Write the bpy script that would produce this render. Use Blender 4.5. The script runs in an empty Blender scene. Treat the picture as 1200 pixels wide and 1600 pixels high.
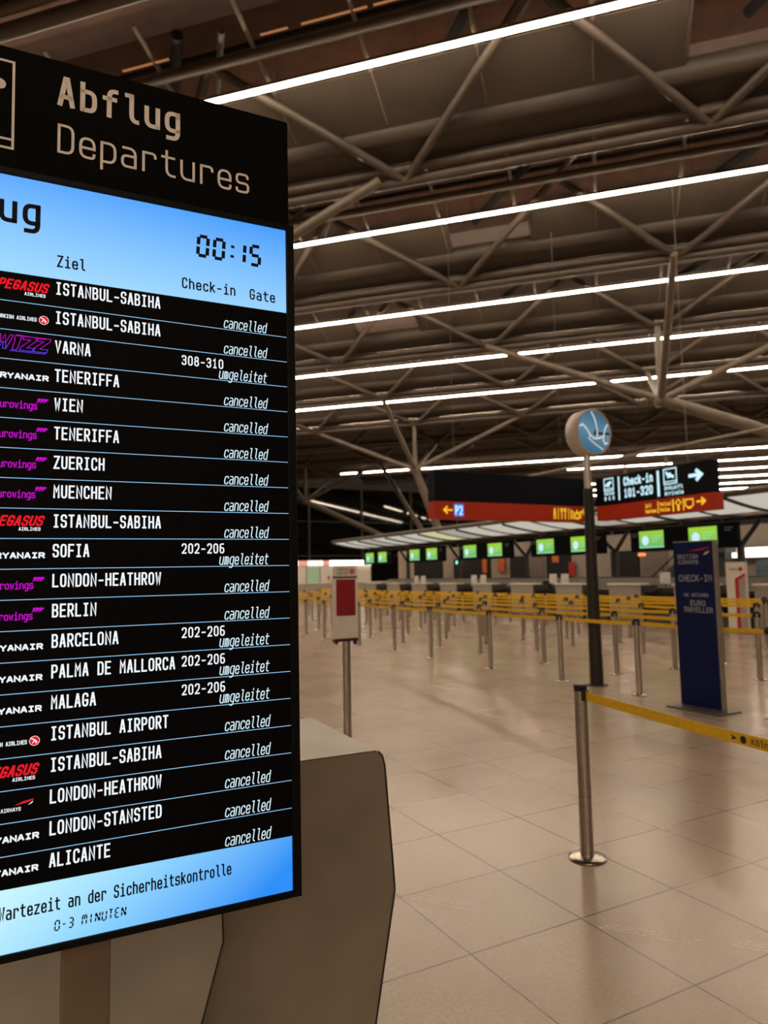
import bpy, math, random
from mathutils import Vector, Matrix
random.seed(7)
D2R = math.radians
SC = bpy.context.scene
COL = SC.collection

# ------------------------------------------------------------------ camera, world, exposure
CAMH = 1.557
PSI = D2R(28.07)                       # direction of the floor grid / check-in row
cam_d = bpy.data.cameras.new('camera')
cam = bpy.data.objects.new('camera', cam_d)
COL.objects.link(cam)
cam_d.sensor_fit = 'VERTICAL'
cam_d.sensor_height = 36.0
cam_d.sensor_width = 27.0
cam_d.lens = 1106.0 / 1600.0 * 36.0
cam_d.clip_start = 0.05
cam_d.clip_end = 400
pitch, roll = D2R(5.06), -0.019
fw = Vector((0, math.cos(pitch), math.sin(pitch)))
up0 = Vector((0, -math.sin(pitch), math.cos(pitch)))
rt0 = Vector((1, 0, 0))
rt = rt0 * math.cos(roll) + up0 * math.sin(roll)
up = -rt0 * math.sin(roll) + up0 * math.cos(roll)
m = Matrix((rt, up, -fw)).transposed().to_4x4()
m.translation = Vector((0, 0, CAMH))
cam.matrix_world = m
cam_d.dof.use_dof = True
cam_d.dof.focus_distance = 1.5
cam_d.dof.aperture_fstop = 4.5
SC.camera = cam

world = bpy.data.worlds.new('dim_hall_air')
SC.world = world
world.use_nodes = True
world.node_tree.nodes['Background'].inputs[0].default_value = (1.0, 0.80, 0.62, 1)
world.node_tree.nodes['Background'].inputs[1].default_value = 0.022

SC.view_settings.view_transform = 'Standard'
SC.view_settings.look = 'None'
SC.view_settings.exposure = 0.0
SC.view_settings.gamma = 1.0
SC.view_settings.use_curve_mapping = False

LAMP_STRENGTH = 74.0
LAMP_COLOR = (1.0, 0.80, 0.60)

# ------------------------------------------------------------------ axes of the place
A = Vector((math.cos(PSI), math.sin(PSI), 0))          # across the queue, away to the right
B = Vector((-math.sin(PSI), math.cos(PSI), 0))         # along the check-in row, away to the left
AN = PSI - math.pi / 4
U = Vector((math.cos(AN), math.sin(AN), 0))            # along the roof folds and light rows
N = Vector((-math.sin(AN), math.cos(AN), 0))           # across the roof folds
Z = Vector((0, 0, 1))
def ab(a, b, z=0.0): return A * a + B * b + Z * z
def un(u, n, z=0.0): return U * u + N * n + Z * z

# ------------------------------------------------------------------ materials
MATS = {}
def mat(name, col, rough=0.5, metal=0.0, var=0.12, scale=6.0, bump=0.0, spec=0.5, emit=0.0, coat=0.0):
    if name in MATS: return MATS[name]
    mt = bpy.data.materials.new(name); mt.use_nodes = True
    nt = mt.node_tree; p = nt.nodes['Principled BSDF']
    tc = nt.nodes.new('ShaderNodeTexCoord')
    nz = nt.nodes.new('ShaderNodeTexNoise'); nz.inputs['Scale'].default_value = scale
    nz.inputs['Detail'].default_value = 4
    nt.links.new(tc.outputs['Object'], nz.inputs['Vector'])
    rp = nt.nodes.new('ShaderNodeValToRGB')
    rp.color_ramp.elements[0].position = 0.3; rp.color_ramp.elements[1].position = 0.7
    rp.color_ramp.elements[0].color = tuple(c * (1 - var) for c in col) + (1,)
    rp.color_ramp.elements[1].color = tuple(min(1, c * (1 + var)) for c in col) + (1,)
    nt.links.new(nz.outputs['Fac'], rp.inputs['Fac'])
    nt.links.new(rp.outputs['Color'], p.inputs['Base Color'])
    p.inputs['Roughness'].default_value = rough
    p.inputs['Metallic'].default_value = metal
    p.inputs['Specular IOR Level'].default_value = spec
    p.inputs['Coat Weight'].default_value = coat
    if bump:
        bp = nt.nodes.new('ShaderNodeBump'); bp.inputs['Strength'].default_value = bump
        bp.inputs['Distance'].default_value = 0.002
        nt.links.new(nz.outputs['Fac'], bp.inputs['Height'])
        nt.links.new(bp.outputs['Normal'], p.inputs['Normal'])
    if emit:
        nt.links.new(rp.outputs['Color'], p.inputs['Emission Color'])
        p.inputs['Emission Strength'].default_value = emit
    MATS[name] = mt
    return mt
def glow(name, col, strength):
    if name in MATS: return MATS[name]
    mt = bpy.data.materials.new(name); mt.use_nodes = True
    nt = mt.node_tree; nt.nodes.clear()
    o = nt.nodes.new('ShaderNodeOutputMaterial'); e = nt.nodes.new('ShaderNodeEmission')
    e.inputs[0].default_value = tuple(col) + (1,); e.inputs[1].default_value = strength
    nt.links.new(e.outputs[0], o.inputs[0])
    MATS[name] = mt
    return mt
def screen_picture(name, stops, origin, direction, strength=1.0):
    """a picture shown on a screen: a colour ramp along one direction of the object"""
    if name in MATS: return MATS[name]
    mt = bpy.data.materials.new(name); mt.use_nodes = True
    nt = mt.node_tree; nt.nodes.clear()
    o = nt.nodes.new('ShaderNodeOutputMaterial'); e = nt.nodes.new('ShaderNodeEmission')
    tc = nt.nodes.new('ShaderNodeTexCoord')
    sb = nt.nodes.new('ShaderNodeVectorMath'); sb.operation = 'SUBTRACT'; sb.inputs[1].default_value = origin
    dt = nt.nodes.new('ShaderNodeVectorMath'); dt.operation = 'DOT_PRODUCT'; dt.inputs[1].default_value = direction
    rp = nt.nodes.new('ShaderNodeValToRGB')
    rp.color_ramp.elements[0].position = stops[0][0]; rp.color_ramp.elements[0].color = stops[0][1] + (1,)
    rp.color_ramp.elements[1].position = stops[-1][0]; rp.color_ramp.elements[1].color = stops[-1][1] + (1,)
    for s in stops[1:-1]:
        el = rp.color_ramp.elements.new(s[0]); el.color = s[1] + (1,)
    nt.links.new(tc.outputs['Object'], sb.inputs[0]); nt.links.new(sb.outputs[0], dt.inputs[0])
    nt.links.new(dt.outputs['Value'], rp.inputs['Fac']); nt.links.new(rp.outputs['Color'], e.inputs[0])
    e.inputs[1].default_value = strength
    nt.links.new(e.outputs[0], o.inputs[0])
    MATS[name] = mt
    return mt

def floor_material():
    mt = bpy.data.materials.new('polished_stone_tiles'); mt.use_nodes = True
    nt = mt.node_tree; p = nt.nodes['Principled BSDF']; L = nt.links.new
    tc = nt.nodes.new('ShaderNodeTexCoord')
    br = nt.nodes.new('ShaderNodeTexBrick')
    br.offset = 0.0; br.squash = 1.0
    br.inputs['Scale'].default_value = 1.0
    br.inputs['Brick Width'].default_value = 0.6
    br.inputs['Row Height'].default_value = 0.6
    br.inputs['Mortar Size'].default_value = 0.0045
    br.inputs['Mortar Smooth'].default_value = 0.1
    br.inputs['Bias'].default_value = 0.0
    br.inputs['Color1'].default_value = (0.405, 0.305, 0.222, 1)
    br.inputs['Color2'].default_value = (0.38, 0.286, 0.207, 1)
    br.inputs['Mortar'].default_value = (0.12, 0.085, 0.06, 1)
    L(tc.outputs['Object'], br.inputs['Vector'])
    n1 = nt.nodes.new('ShaderNodeTexNoise'); n1.inputs['Scale'].default_value = 60; n1.inputs['Detail'].default_value = 6
    n2 = nt.nodes.new('ShaderNodeTexNoise'); n2.inputs['Scale'].default_value = 1.3; n2.inputs['Detail'].default_value = 5
    L(tc.outputs['Object'], n1.inputs['Vector']); L(tc.outputs['Object'], n2.inputs['Vector'])
    r1 = nt.nodes.new('ShaderNodeValToRGB')
    r1.color_ramp.elements[0].position = .35; r1.color_ramp.elements[0].color = (.91, .90, .88, 1)
    r1.color_ramp.elements[1].position = .65; r1.color_ramp.elements[1].color = (1.08, 1.06, 1.05, 1)
    r2 = nt.nodes.new('ShaderNodeValToRGB')
    r2.color_ramp.elements[0].position = .3; r2.color_ramp.elements[0].color = (.90, .89, .88, 1)
    r2.color_ramp.elements[1].position = .7; r2.color_ramp.elements[1].color = (1.05, 1.05, 1.04, 1)
    L(n1.outputs['Fac'], r1.inputs['Fac']); L(n2.outputs['Fac'], r2.inputs['Fac'])
    m1 = nt.nodes.new('ShaderNodeMix'); m1.data_type = 'RGBA'; m1.blend_type = 'MULTIPLY'; m1.inputs['Factor'].default_value = 1
    m2 = nt.nodes.new('ShaderNodeMix'); m2.data_type = 'RGBA'; m2.blend_type = 'MULTIPLY'; m2.inputs['Factor'].default_value = 1
    L(br.outputs['Color'], m1.inputs[6]); L(r1.outputs['Color'], m1.inputs[7])
    L(m1.outputs[2], m2.inputs[6]); L(r2.outputs['Color'], m2.inputs[7])
    L(m2.outputs[2], p.inputs['Base Color'])
    rr = nt.nodes.new('ShaderNodeMapRange'); rr.inputs[3].default_value = .17; rr.inputs[4].default_value = .28
    L(n2.outputs['Fac'], rr.inputs[0]); L(rr.outputs[0], p.inputs['Roughness'])
    p.inputs['Specular IOR Level'].default_value = 0.6
    bp = nt.nodes.new('ShaderNodeBump'); bp.inputs['Strength'].default_value = .25; bp.inputs['Distance'].default_value = .002
    bp.invert = True
    L(br.outputs['Fac'], bp.inputs['Height']); L(bp.outputs['Normal'], p.inputs['Normal'])
    return mt

M_steel = mat('brushed_steel', (0.42, 0.37, 0.32), .36, 1.0, .1, 30)
M_steel_shiny = mat('polished_steel', (0.40, 0.35, 0.30), .22, 1.0, .06, 20)
M_black = mat('black_plastic', (0.012, 0.011, 0.011), .45)
M_black_matte = mat('matt_black_panel', (0.003, 0.0027, 0.0027), .8, spec=.08)
M_belt = mat('yellow_webbing', (0.74, 0.44, 0.006), .7, 0, .1, 40)
M_tube = mat('painted_grey_tube', (0.080, 0.063, 0.048), .45, 0, .1, 3)
M_tube_light = mat('pale_painted_bar', (0.21, 0.175, 0.14), .5, 0, .1, 3)
M_deck = mat('brown_timber_deck', (0.105, 0.041, 0.016), .65, 0, .25, 2.5)
M_panel = mat('grey_metal_ceiling_panel', (0.060, 0.047, 0.035), .5, 0, .08, 1.5)
M_duct = mat('grey_fabric_duct', (0.058, 0.045, 0.033), .6, 0, .08, 2)
M_dark = mat('dark_void_cladding', (0.015, 0.012, 0.010), .8)
M_white = mat('white_laminate', (0.72, 0.66, 0.58), .45, 0, .05, 8)
M_grey = mat('grey_laminate', (0.33, 0.295, 0.255), .45, 0, .08, 6)
M_dgrey = mat('dark_grey_laminate', (0.06, 0.055, 0.05), .5, 0, .1, 6)
M_lamp = glow('lamp_diffuser', LAMP_COLOR, LAMP_STRENGTH)
M_text_white = glow('screen_white', (0.90, 0.95, 1.0), 1.0)
M_text_ice = glow('screen_ice_white', (0.70, 0.90, 1.0), 1.0)
M_line = glow('screen_line_blue', (0.33, 0.66, 1.0), 1.0)
M_ink = mat('screen_ink_navy', (0.002, 0.003, 0.012), .6, spec=.2)
M_red_l = glow('screen_red', (0.80, 0.012, 0.022), 1.0)
M_magenta = glow('screen_magenta', (0.60, 0.005, 0.62), 1.0)
M_violet = glow('screen_violet', (0.12, 0.05, 0.80), 1.0)
M_yellow_l = glow('screen_yellow', (0.9, 0.62, 0.03), 1.0)

# ------------------------------------------------------------------ mesh builder
class MB:
    def __init__(s): s.v = []; s.f = []; s.m = []; s.s = []
    def add(s, vs, fs, mi=0, smooth=False):
        o = len(s.v); s.v += [tuple(x) for x in vs]
        for f in fs:
            s.f.append([o + i for i in f]); s.m.append(mi); s.s.append(smooth)
    def box(s, c, d, mi=0, rot=None):
        x, y, z = d[0] / 2, d[1] / 2, d[2] / 2
        vs = [Vector((a, b, e)) for a in (-x, x) for b in (-y, y) for e in (-z, z)]
        if rot is not None: vs = [rot @ v for v in vs]
        vs = [v + Vector(c) for v in vs]
        s.add(vs, [(0, 1, 3, 2), (4, 6, 7, 5), (0, 4, 5, 1), (2, 3, 7, 6), (0, 2, 6, 4), (1, 5, 7, 3)], mi)
        return s
    def lohi(s, lo, hi, mi=0):
        return s.box([(a + b) / 2 for a, b in zip(lo, hi)], [abs(b - a) for a, b in zip(lo, hi)], mi)
    def tube(s, p, q, r, mi=0, n=10, r2=None, caps=True):
        p, q = Vector(p), Vector(q); d = q - p
        if d.length < 1e-6: return s
        d.normalize(); x = d.orthogonal().normalized(); y = d.cross(x)
        r2 = r if r2 is None else r2
        vs = []
        for i in range(n):
            a = 2 * math.pi * i / n; o = x * math.cos(a) + y * math.sin(a)
            vs += [p + o * r, q + o * r2]
        s.add(vs, [(2 * i, 2 * ((i + 1) % n), 2 * ((i + 1) % n) + 1, 2 * i + 1) for i in range(n)], mi, True)
        if caps:
            s.add([vs[2 * i] for i in range(n)], [tuple(range(n - 1, -1, -1))], mi)
            s.add([vs[2 * i + 1] for i in range(n)], [tuple(range(n))], mi)
        return s
    def lathe(s, prof, c=(0, 0, 0), mi=0, n=28):
        c = Vector(c); k = len(prof); vs = []
        for i in range(n):
            a = 2 * math.pi * i / n
            for r, z in prof: vs.append(c + Vector((r * math.cos(a), r * math.sin(a), z)))
        fs = []
        for i in range(n):
            j = (i + 1) % n
            for t in range(k - 1): fs.append((i * k + t, j * k + t, j * k + t + 1, i * k + t + 1))
        s.add(vs, fs, mi, True)
        return s
    def prism(s, poly, y0, y1, mi=0):
        """poly in the x-z plane (counter clockwise seen from -y), from y0 (front) to y1"""
        n = len(poly)
        vs = [(x, y0, z) for x, z in poly] + [(x, y1, z) for x, z in poly]
        fs = [tuple(range(n)), tuple(range(2 * n - 1, n - 1, -1))]
        for i in range(n):
            j = (i + 1) % n; fs.append((i, i + n, j + n, j))
        s.add(vs, fs, mi)
        return s
    def quad(s, pts, mi=0): s.add(pts, [tuple(range(len(pts)))], mi); return s
    def flat(s, x0, z0, x1, z1, y, mi=0): return s.quad([(x0, y, z0), (x1, y, z0), (x1, y, z1), (x0, y, z1)], mi)
    def disc(s, cx, cz, r, y, mi=0, n=28, rz=None):
        rz = rz or r
        return s.quad([(cx + r * math.cos(2 * math.pi * i / n), y, cz + rz * math.sin(2 * math.pi * i / n)) for i in range(n)], mi)
    def ribbon(s, pts, w, y, mi=0, closed=False, cap=True):
        pts = [Vector((p[0], p[1])) for p in pts]
        q = [pts[0]]
        for p in pts[1:]:
            if (p - q[-1]).length > 1e-7: q.append(p)
        if closed and (q[0] - q[-1]).length < 1e-7: q.pop()
        pts = q; n = len(pts)
        if n < 2: return s
        L, R = [], []
        for i in range(n):
            a = pts[i - 1] if (i > 0 or closed) else None
            c = pts[(i + 1) % n] if (i < n - 1 or closed) else None
            d1 = (pts[i] - a).normalized() if a is not None else None
            d2 = (c - pts[i]).normalized() if c is not None else None
            if d1 is None: d1 = d2
            if d2 is None: d2 = d1
            n1 = Vector((-d1.y, d1.x)); n2 = Vector((-d2.y, d2.x))
            mm = n1 + n2
            mm = n1 if mm.length < 1e-4 else mm.normalized()
            k = min(1.0 / max(.35, mm.dot(n1)), 2.2)
            pt = pts[i]
            L.append(pt + mm * w / 2 * k); R.append(pt - mm * w / 2 * k)
        vs = [(p.x, y, p.y) for p in L] + [(p.x, y, p.y) for p in R]
        fs = []
        for i in range(n if closed else n - 1):
            j = (i + 1) % n; fs.append((n + i, n + j, j, i))
        s.add(vs, fs, mi)
        return s
    def build(s, name, mats, parent=None, loc=None, rotz=None, bevel=0.0, kind=None):
        me = bpy.data.meshes.new(name)
        me.from_pydata(s.v, [], s.f)
        if not isinstance(mats, (list, tuple)): mats = [mats]
        for mm in mats: me.materials.append(mm)
        me.polygons.foreach_set('material_index', s.m)
        me.polygons.foreach_set('use_smooth', s.s)
        me.update()
        o = bpy.data.objects.new(name, me); COL.objects.link(o)
        if parent is not None: o.parent = parent
        if loc is not None: o.location = loc
        if rotz is not None: o.rotation_euler = (0, 0, rotz)
        if bevel:
            b = o.modifiers.new('bevel', 'BEVEL'); b.width = bevel; b.segments = 3; b.limit_method = 'ANGLE'
        if kind: o['kind'] = kind
        return o

def empty(name, label, cat, loc=(0, 0, 0), rotz=0.0, group=None):
    o = bpy.data.objects.new(name, None); COL.objects.link(o)
    o.empty_display_size = .2
    o.location = loc; o.rotation_euler = (0, 0, rotz)
    o['label'] = label; o['category'] = cat
    if group: o['group'] = group
    return o
def tag(o, label, cat, group=None):
    o['label'] = label; o['category'] = cat
    if group: o['group'] = group
    return o
def copy_tree(o, parent=None):
    c = o.copy(); COL.objects.link(c)
    if parent is not None: c.parent = parent
    for ch in list(o.children): copy_tree(ch, c)
    return c
ORD = ['first', 'second', 'third', 'fourth', 'fifth', 'sixth', 'seventh', 'eighth', 'ninth', 'tenth', 'eleventh', 'twelfth',
       'thirteenth', 'fourteenth', 'fifteenth', 'sixteenth', 'seventeenth', 'eighteenth', 'nineteenth', 'twentieth',
       'twenty-first', 'twenty-second', 'twenty-third', 'twenty-fourth']

# ------------------------------------------------------------------ stroke lettering (4 x 7 grid)
G = {
'A': '!0,0 1.7,7 2.3,7 4,0|!.55,2.1 3.45,2.1', 'B': '!0,0 0,7|0,7 3.8,7 3.8,3.7 0,3.7|0,3.7 4,3.7 4,0 0,0',
'C': '4,5.4 4,7 0,7 0,0 4,0 4,1.6', 'D': '!0,0 0,7|0,7 4,7 4,0 0,0', 'E': '!4,7 0,7 0,0 4,0|!0,3.6 3.4,3.6',
'F': '!4,7 0,7 0,0|!0,3.5 3.4,3.5', 'G': '4,5.4 4,7 0,7 0,0 4,0 4,3.2|!4,3.2 2.2,3.2', 'H': '!0,0 0,7|!4,0 4,7|!0,3.6 4,3.6',
'I': '!2,0 2,7|!.6,0 3.4,0|!.6,7 3.4,7', 'J': '3.4,7 3.4,0 0,0 0,1.6', 'K': '!0,0 0,7|!4,7 .3,3.1|!1.3,4.1 4,0',
'L': '!0,7 0,0 4,0', 'M': '!0,0 0,7 2,3.6 4,7 4,0', 'N': '!0,0 0,7 4,0 4,7', 'O': 'o0,0 4,0 4,7 0,7',
'P': '!0,0 0,7|0,7 4,7 4,3.2 0,3.2', 'Q': 'o0,0 4,0 4,7 0,7|!2.4,1.6 4,-.4', 'R': '!0,0 0,7|0,7 4,7 4,3.3 0,3.3|!2,3.3 4,0',
'S': '4,5.5 4,7 0,7 0,3.6 4,3.6 4,0 0,0 0,1.5', 'T': '!0,7 4,7|!2,7 2,0', 'U': '0,7 0,0 4,0 4,7', 'V': '!0,7 2,0 4,7',
'W': '!0,7 .8,0 2,4.6 3.2,0 4,7', 'X': '!0,0 4,7|!0,7 4,0', 'Y': '!0,7 2,3.2 4,7|!2,3.2 2,0', 'Z': '!0,7 4,7 0,0 4,0',
'0': 'o0,0 4,0 4,7 0,7', '1': '!.6,5.8 2,7 2,0|!.6,0 3.4,0', '2': '0,5.6 0,7 4,7 4,3.8 0,0|!0,0 4,0',
'3': '0,5.8 0,7 4,7 4,3.7 1.4,3.7|1.4,3.7 4,3.7 4,0 0,0 0,1.2', '5': '!4,7 .2,7 .2,4|.2,4 4,4 4,0 0,0 0,1.2',
'6': '3.6,7 0,7 0,0 4,0 4,4 0,4', '7': '!0,7 4,7 1.4,0', '8': 'o.3,3.7 3.7,3.7 3.7,7 .3,7|o0,0 4,0 4,3.7 0,3.7',
'-': '!.4,3 3.6,3', ':': '!2,1.6 2,2.4|!2,4.6 2,5.4',
'a': '.3,5 4,5 4,0|4,2.9 0,2.9 0,0 4,0', 'b': '!0,7 0,0|0,5 4,5 4,0 0,0', 'c': '4,3.9 4,5 0,5 0,0 4,0 4,1.1',
'd': '!4,7 4,0|4,5 0,5 0,0 4,0', 'e': '4,1 4,0 0,0 0,5 4,5 4,2.4|!4,2.5 0,2.5', 'f': '4,7 1.6,7 1.6,0|!0,4.7 3.6,4.7',
'g': '4,5 0,5 0,.2 4,.2|!4,5 4,4|4,5 4,-2 .4,-2', 'h': '!0,7 0,0|0,5 4,5 4,0', 'i': '!.5,5 2.1,5 2.1,0|!.3,0 3.9,0|!2.1,6.5 2.1,7.3',
'k': '!0,7 0,0|!3.6,5 .3,2.1|!1.3,2.9 4,0', 'l': '!.3,7 2,7|2,7 2,0 4,0', 'm': '!0,5 0,0|0,5 2,5 2,0|2,5 4,5 4,0',
'n': '!0,5 0,0|0,5 4,5 4,0', 'o': 'o0,0 4,0 4,5 0,5', 'p': '!0,5 0,-2|0,5 4,5 4,0 0,0', 'r': '!.3,5 .3,0|.3,5 4,5 4,3.9',
's': '3.8,4.1 3.8,5 0,5 0,2.5 4,2.5 4,0 0,0 0,.9', 't': '1.4,6.7 1.4,0 4,0|!0,5 3.8,5', 'u': '0,5 0,0 4,0|!4,5 4,0',
'v': '!0,5 2,0 4,5', 'w': '!0,5 .9,0 2,3.6 3.1,0 4,5', 'y': '0,5 0,0 4,0|4,5 4,-2 .4,-2', 'z': '!0,5 4,5 0,0 4,0',
'\u00f6': 'o0,0 4,0 4,5 0,5|!1,6.5 1,7.2|!3,6.5 3,7.2',
}
SEG = {'0': '0,0 4,0|4,0 4,3.5|4,3.5 4,7|4,7 0,7|0,7 0,3.5|0,3.5 0,0', '1': '2,0 2,3.5|2,3.5 2,7',
'5': '4,7 0,7|0,7 0,3.5|0,3.5 4,3.5|4,3.5 4,0|4,0 0,0', '3': '0,7 4,7|4,7 4,3.5|.6,3.5 4,3.5|4,3.5 4,0|4,0 0,0', '-': '.4,3.5 3.6,3.5',
':': '1.8,1.2 2.2,2.2|1.8,4.8 2.2,5.8', 'M': '0,0 0,3.5|0,3.5 0,7|0,7 2,7|2,7 4,7|2,7 2,3.5|4,7 4,3.5|4,3.5 4,0', 'I': '2,0 2,3.5|2,3.5 2,7', 'N': '0,0 0,3.5|0,3.5 0,7|0,7 4,0|4,0 4,3.5|4,3.5 4,7',
'U': '0,7 0,3.5|0,3.5 0,0|0,0 4,0|4,0 4,3.5|4,3.5 4,7', 'T': '0,7 4,7|2,7 2,3.5|2,3.5 2,0', 'E': '4,7 0,7|0,7 0,3.5|0,3.5 0,0|0,0 4,0|0,3.5 3,3.5'}
def fillet(p, r, closed):
    n = len(p); out = []
    for i in range(n):
        if not closed and i in (0, n - 1): out.append(p[i]); continue
        a, c, b = Vector(p[i - 1]), Vector(p[i]), Vector(p[(i + 1) % n])
        da, db = a - c, b - c
        ka = .5 if (closed or 1 < i) else 1.0
        kb = .5 if (closed or i + 1 < n - 1) else 1.0
        rr = min(r, da.length * ka * .98, db.length * kb * .98)
        s, e = c + da.normalized() * rr, c + db.normalized() * rr
        for t in range(6):
            t /= 5; k = .45
            out.append(tuple(s * (1 - t) ** 2 + c * (2 * t * (1 - t)) + e * t * t))
    return out
def text(mb, string, x, z, adv, w, cap, stroke, y, mi=0, slant=0.0, seg=False, rad=1.95, slope=0.0):
    """flat lettering facing -y; x,z = left end of the baseline"""
    sx, sz = (w - stroke) / 4.0, (cap - stroke) / 7.0
    for ch in string:
        tb = SEG if seg else G
        if ch in tb:
            for st in tb[ch].split('|'):
                closed = st[0] == 'o'; sharp = st[0] == '!'
                pts = [tuple(float(k) for k in q.split(',')) for q in st.lstrip('o!').split(' ')]
                if seg:
                    a, b = Vector(pts[0]), Vector(pts[1]); d = (b - a).normalized() * .38
                    pts = [tuple(a + d), tuple(b - d)] if ch != ':' else [(2, pts[0][1]), (2, pts[1][1])]
                elif not sharp: pts = fillet(pts, rad, closed)
                P = []
                for px, pz in pts:
                    zz = stroke / 2 + pz * sz; xx = stroke / 2 + px * sx
                    if sharp and not seg and len(pts) == 2: pass
                    P.append((x + xx + slant * zz, z + zz + slope * xx))
                if not closed:      # square ends reach the full height of the letter
                    for (i, j) in ((0, 1), (-1, -2)):
                        v = Vector(P[i]) - Vector(P[j])
                        if v.length > 1e-9 and not seg: P[i] = tuple(Vector(P[i]) + v.normalized() * stroke * .42)
                mb.ribbon(P, stroke, y, mi, closed)
        x += adv; z += slope * adv
def arrow(mb, x, z, size, stroke, y, mi, left=False):
    s = -1 if left else 1
    mb.ribbon([(x - s * size / 2, z), (x + s * size * .46, z)], stroke, y, mi)
    mb.ribbon([(x + s * size * .08, z + size * .36), (x + s * size / 2, z), (x + s * size * .08, z - size * .36)], stroke, y, mi)
def plane_icon(mb, cx, cz, s, stroke, y, mi, down=False):
    t = -.45 if down else .45
    def R(p): return (cx + s * (p[0] * math.cos(t) - p[1] * math.sin(t)), cz + s * (p[0] * math.sin(t) + p[1] * math.cos(t)))
    mb.ribbon([R((-.42, 0)), R((.34, 0)), R((.44, .02))], stroke * 1.5, y, mi)
    mb.ribbon([R((-.18, -.28)), R((.1, 0)), R((-.12, .2))], stroke * 1.1, y, mi)
    mb.ribbon([R((-.42, 0)), R((-.5, .18))], stroke * 1.1, y, mi)

# ------------------------------------------------------------------ setting: floor, walls
floor = MB().quad([(-40, -25, 0), (110, -25, 0), (110, 110, 0), (-40, 110, 0)]).build('floor', floor_material(), loc=ab(0.52, 0.142), rotz=PSI, kind='structure')

M_night = mat('night_glass', (0.004, 0.004, 0.0045), .035, 0, .05, 1, spec=.6)
ZV, ZR = CAMH + 1.03 * 9.6, CAMH + 1.175 * 9.6       # valley and ridge of the folded roof
S = 9.6
P = .712 * S
def n_valley(j): return (1.672 + .712 * j) * S
def n_ridge(j): return (1.316 + .712 * j) * S
BW = 67.0
def umin(n, lim=-64.0): return max(lim, n - BW * math.sqrt(2) + .35)
UMAX = 30.0
w = MB().lohi((-6, BW, 0), (78, BW + .12, 10.6))
w.build('wall_end', M_night, rotz=PSI, kind='structure')
tb = MB()
tb.lohi((-6, BW - .35, 10.55), (78, BW, 10.95))
for av in range(-3, 78, 6): tb.lohi((av - .08, BW - .22, 0), (av + .08, BW - .005, 10.55))
for zz in (3.6, 7.1): tb.lohi((-6, BW - .12, zz - .04), (78, BW - .005, zz + .04))
tb.build('trim_1', M_tube, rotz=PSI, kind='structure')

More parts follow.
